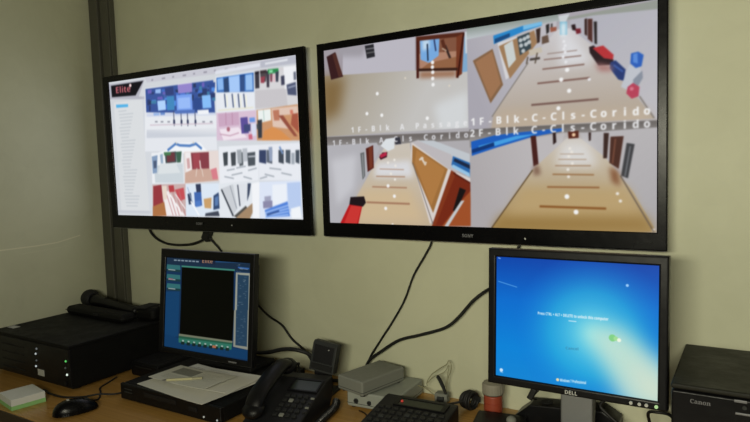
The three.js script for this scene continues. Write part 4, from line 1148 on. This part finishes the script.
{
  const t = thing('power_block', 'black box-shaped power block behind the silver monitor stand', 'power supply', [0.245, DESK, 0.052], 0.02);
  const s = shapeOf([[-0.13, 0], [0.125, 0], [0.12, 0.045], [0.085, 0.066], [-0.085, 0.052], [-0.122, 0.02]]);
  const g = new THREE.ExtrudeGeometry(s, { depth: 0.054, bevelEnabled: true, bevelSize: 0.003, bevelThickness: 0.003, bevelOffset: -0.003, bevelSegments: 2 });
  g.translate(0, 0, -0.027);
  add('case', g, M.black, t);
  for (let i = 0; i < 3; i++) { const k = add('socket', cyl(0.015, 0.015, 0.003, 24), M.rubber, t, [-0.05 + i * 0.05, 0.0555 + i * 0.0041, 0], [0, 0, 0.082]); add('pin_hole', rbox(0.003, 0.0015, 0.008, 0.0005), M.darkGrey, k, [0.004, 0.0016, 0]); }
}

// ---------------------------------------------------------------- printer
{
  const t = thing('desktop_printer', 'black desktop printer with a flat grey top beside the blue-screen monitor', 'printer', [0.708, DESK, 0.158]);
  add('body', rbox(0.42, 0.217, 0.268, 0.006), M.black, t, [0, 0.1125, -0.003]);
  add('top_lid', rbox(0.422, 0.010, 0.276, 0.004), plastic(0x24241f, 0.7), t, [0, 0.2275, 0]);
  add('front_panel', rbox(0.42, 0.132, 0.012, 0.004), M.black, t, [0, 0.1535, 0.131]);
  add('output_slot', rbox(0.30, 0.03, 0.006, 0.002), M.rubber, t, [0, 0.062, 0.131]);
  add('paper_tray', rbox(0.31, 0.022, 0.03, 0.004), M.charcoal, t, [0, 0.022, 0.13]);
  lettering('Canon', 0.0076, 0.0006, M.brandGrey, t, [-0.162, 0.2035, 0.137], [0, 0, 0], 'lettering', serif);
  add('button', rbox(0.02, 0.005, 0.003, 0.001), M.brandGrey, t, [-0.099, 0.2165, 0.1375]);
  add('button', rbox(0.03, 0.004, 0.003, 0.001), M.brandGrey, t, [-0.092, 0.194, 0.1375]);
  add('button', cyl(0.0035, 0.0035, 0.003, 14), M.darkGrey, t, [-0.093, 0.206, 0.1375], [Math.PI / 2, 0, 0]);
  for (const x of [-0.18, 0.18]) for (const z of [-0.11, 0.1]) add('foot', cyl(0.01, 0.01, 0.006, 12), M.rubber, t, [x, 0.003, z]);
}

// ---------------------------------------------------------------- cables on the wall
cable('television_cable', 'thin black cable hanging from the large television down to the grey boxes', [[-0.128, 1.23, 0.012], [-0.134, 1.181, 0.012], [-0.154, 1.147, 0.010], [-0.194, 1.085, 0.008], [-0.225, 1.013, 0.008], [-0.267, 0.945, 0.008], [-0.309, 0.886, 0.008], [-0.352, 0.82, 0.010], [-0.365, 0.78, 0.012], [-0.372, 0.754, 0.02]], 0.0031, M.cordBlack);
cable('monitor_cable', 'black cable sweeping over the wall from the blue-screen monitor to the grey boxes', [[0.16, 1.06, 0.14], [0.12, 1.07, 0.12], [0.07, 1.082, 0.06], [0.033, 1.066, 0.022], [-0.007, 1.035, 0.02], [-0.055, 0.981, 0.02], [-0.088, 0.953, 0.02], [-0.172, 0.92, 0.02], [-0.237, 0.898, 0.02], [-0.295, 0.86, 0.02], [-0.345, 0.82, 0.022], [-0.358, 0.785, 0.026], [-0.362, 0.755, 0.034]], 0.0046, M.cordBlack, [[0.163, 1.058, 0.146, 0.02, 0.03, 0.02]]);
cable('power_cable', 'black power cord looping under the corner television', [[-1.305, 1.23, 0.02], [-1.302, 1.183, 0.02], [-1.275, 1.157, 0.02], [-1.221, 1.137, 0.02], [-1.141, 1.133, 0.02], [-1.062, 1.143, 0.02], [-1.005, 1.168, 0.02], [-0.992, 1.20, 0.02], [-0.99, 1.24, 0.02]], 0.0046, M.cordBlack, [[-1.0, 1.174, 0.02, 0.03, 0.04, 0.02, 0, 0, -0.5]]);
cable('signal_cable', 'thin black cord slanting from the corner television behind the smaller monitor', [[-0.985, 1.165, 0.024], [-0.945, 1.121, 0.012], [-0.88, 1.04, 0.01], [-0.80, 0.957, 0.01], [-0.744, 0.914, 0.01], [-0.685, 0.887, 0.01], [-0.645, 0.846, 0.01], [-0.598, 0.819, 0.012], [-0.567, 0.798, 0.02], [-0.54, 0.77, 0.03], [-0.51, 0.7545, 0.05]], 0.0036, M.cordBlack);
cable('antenna_cable', 'short black cord between the large television and the top of the blue-screen monitor', [[0.125, 1.24, 0.014], [0.119, 1.19, 0.014], [0.110, 1.172, 0.014], [0.105, 1.10, 0.014], [0.12, 0.95, 0.014], [0.14, 0.83, 0.012]], 0.0034, M.cordBlack);
cable('video_cable', 'black video cable with a thick plug hanging under the blue-screen monitor', [[0.215, 0.93, 0.135], [0.203, 0.872, 0.14], [0.188, 0.852, 0.15], [0.180, 0.836, 0.12], [0.170, 0.812, 0.06]], 0.0034, M.cordBlack, [[0.188, 0.857, 0.148, 0.014, 0.03, 0.012, 0, 0, -0.45]]);
cable('stand_cable', 'black cable looping down right of the silver monitor stand', [[0.375, 0.925, 0.13], [0.345, 0.862, 0.115], [0.334, 0.843, 0.115], [0.35, 0.828, 0.118], [0.385, 0.80, 0.118], [0.405, 0.765, 0.1], [0.41, 0.7535, 0.06]], 0.004, M.cordBlack);
cable('printer_cable', 'black cord lying between the monitor and the printer', [[0.44, 0.7535, 0.03], [0.43, 0.80, 0.06], [0.432, 0.838, 0.09], [0.45, 0.845, 0.10], [0.472, 0.84, 0.09], [0.486, 0.80, 0.05], [0.488, 0.7535, 0.03]], 0.0036, M.cordBlack);

renderer.render(scene, camera);
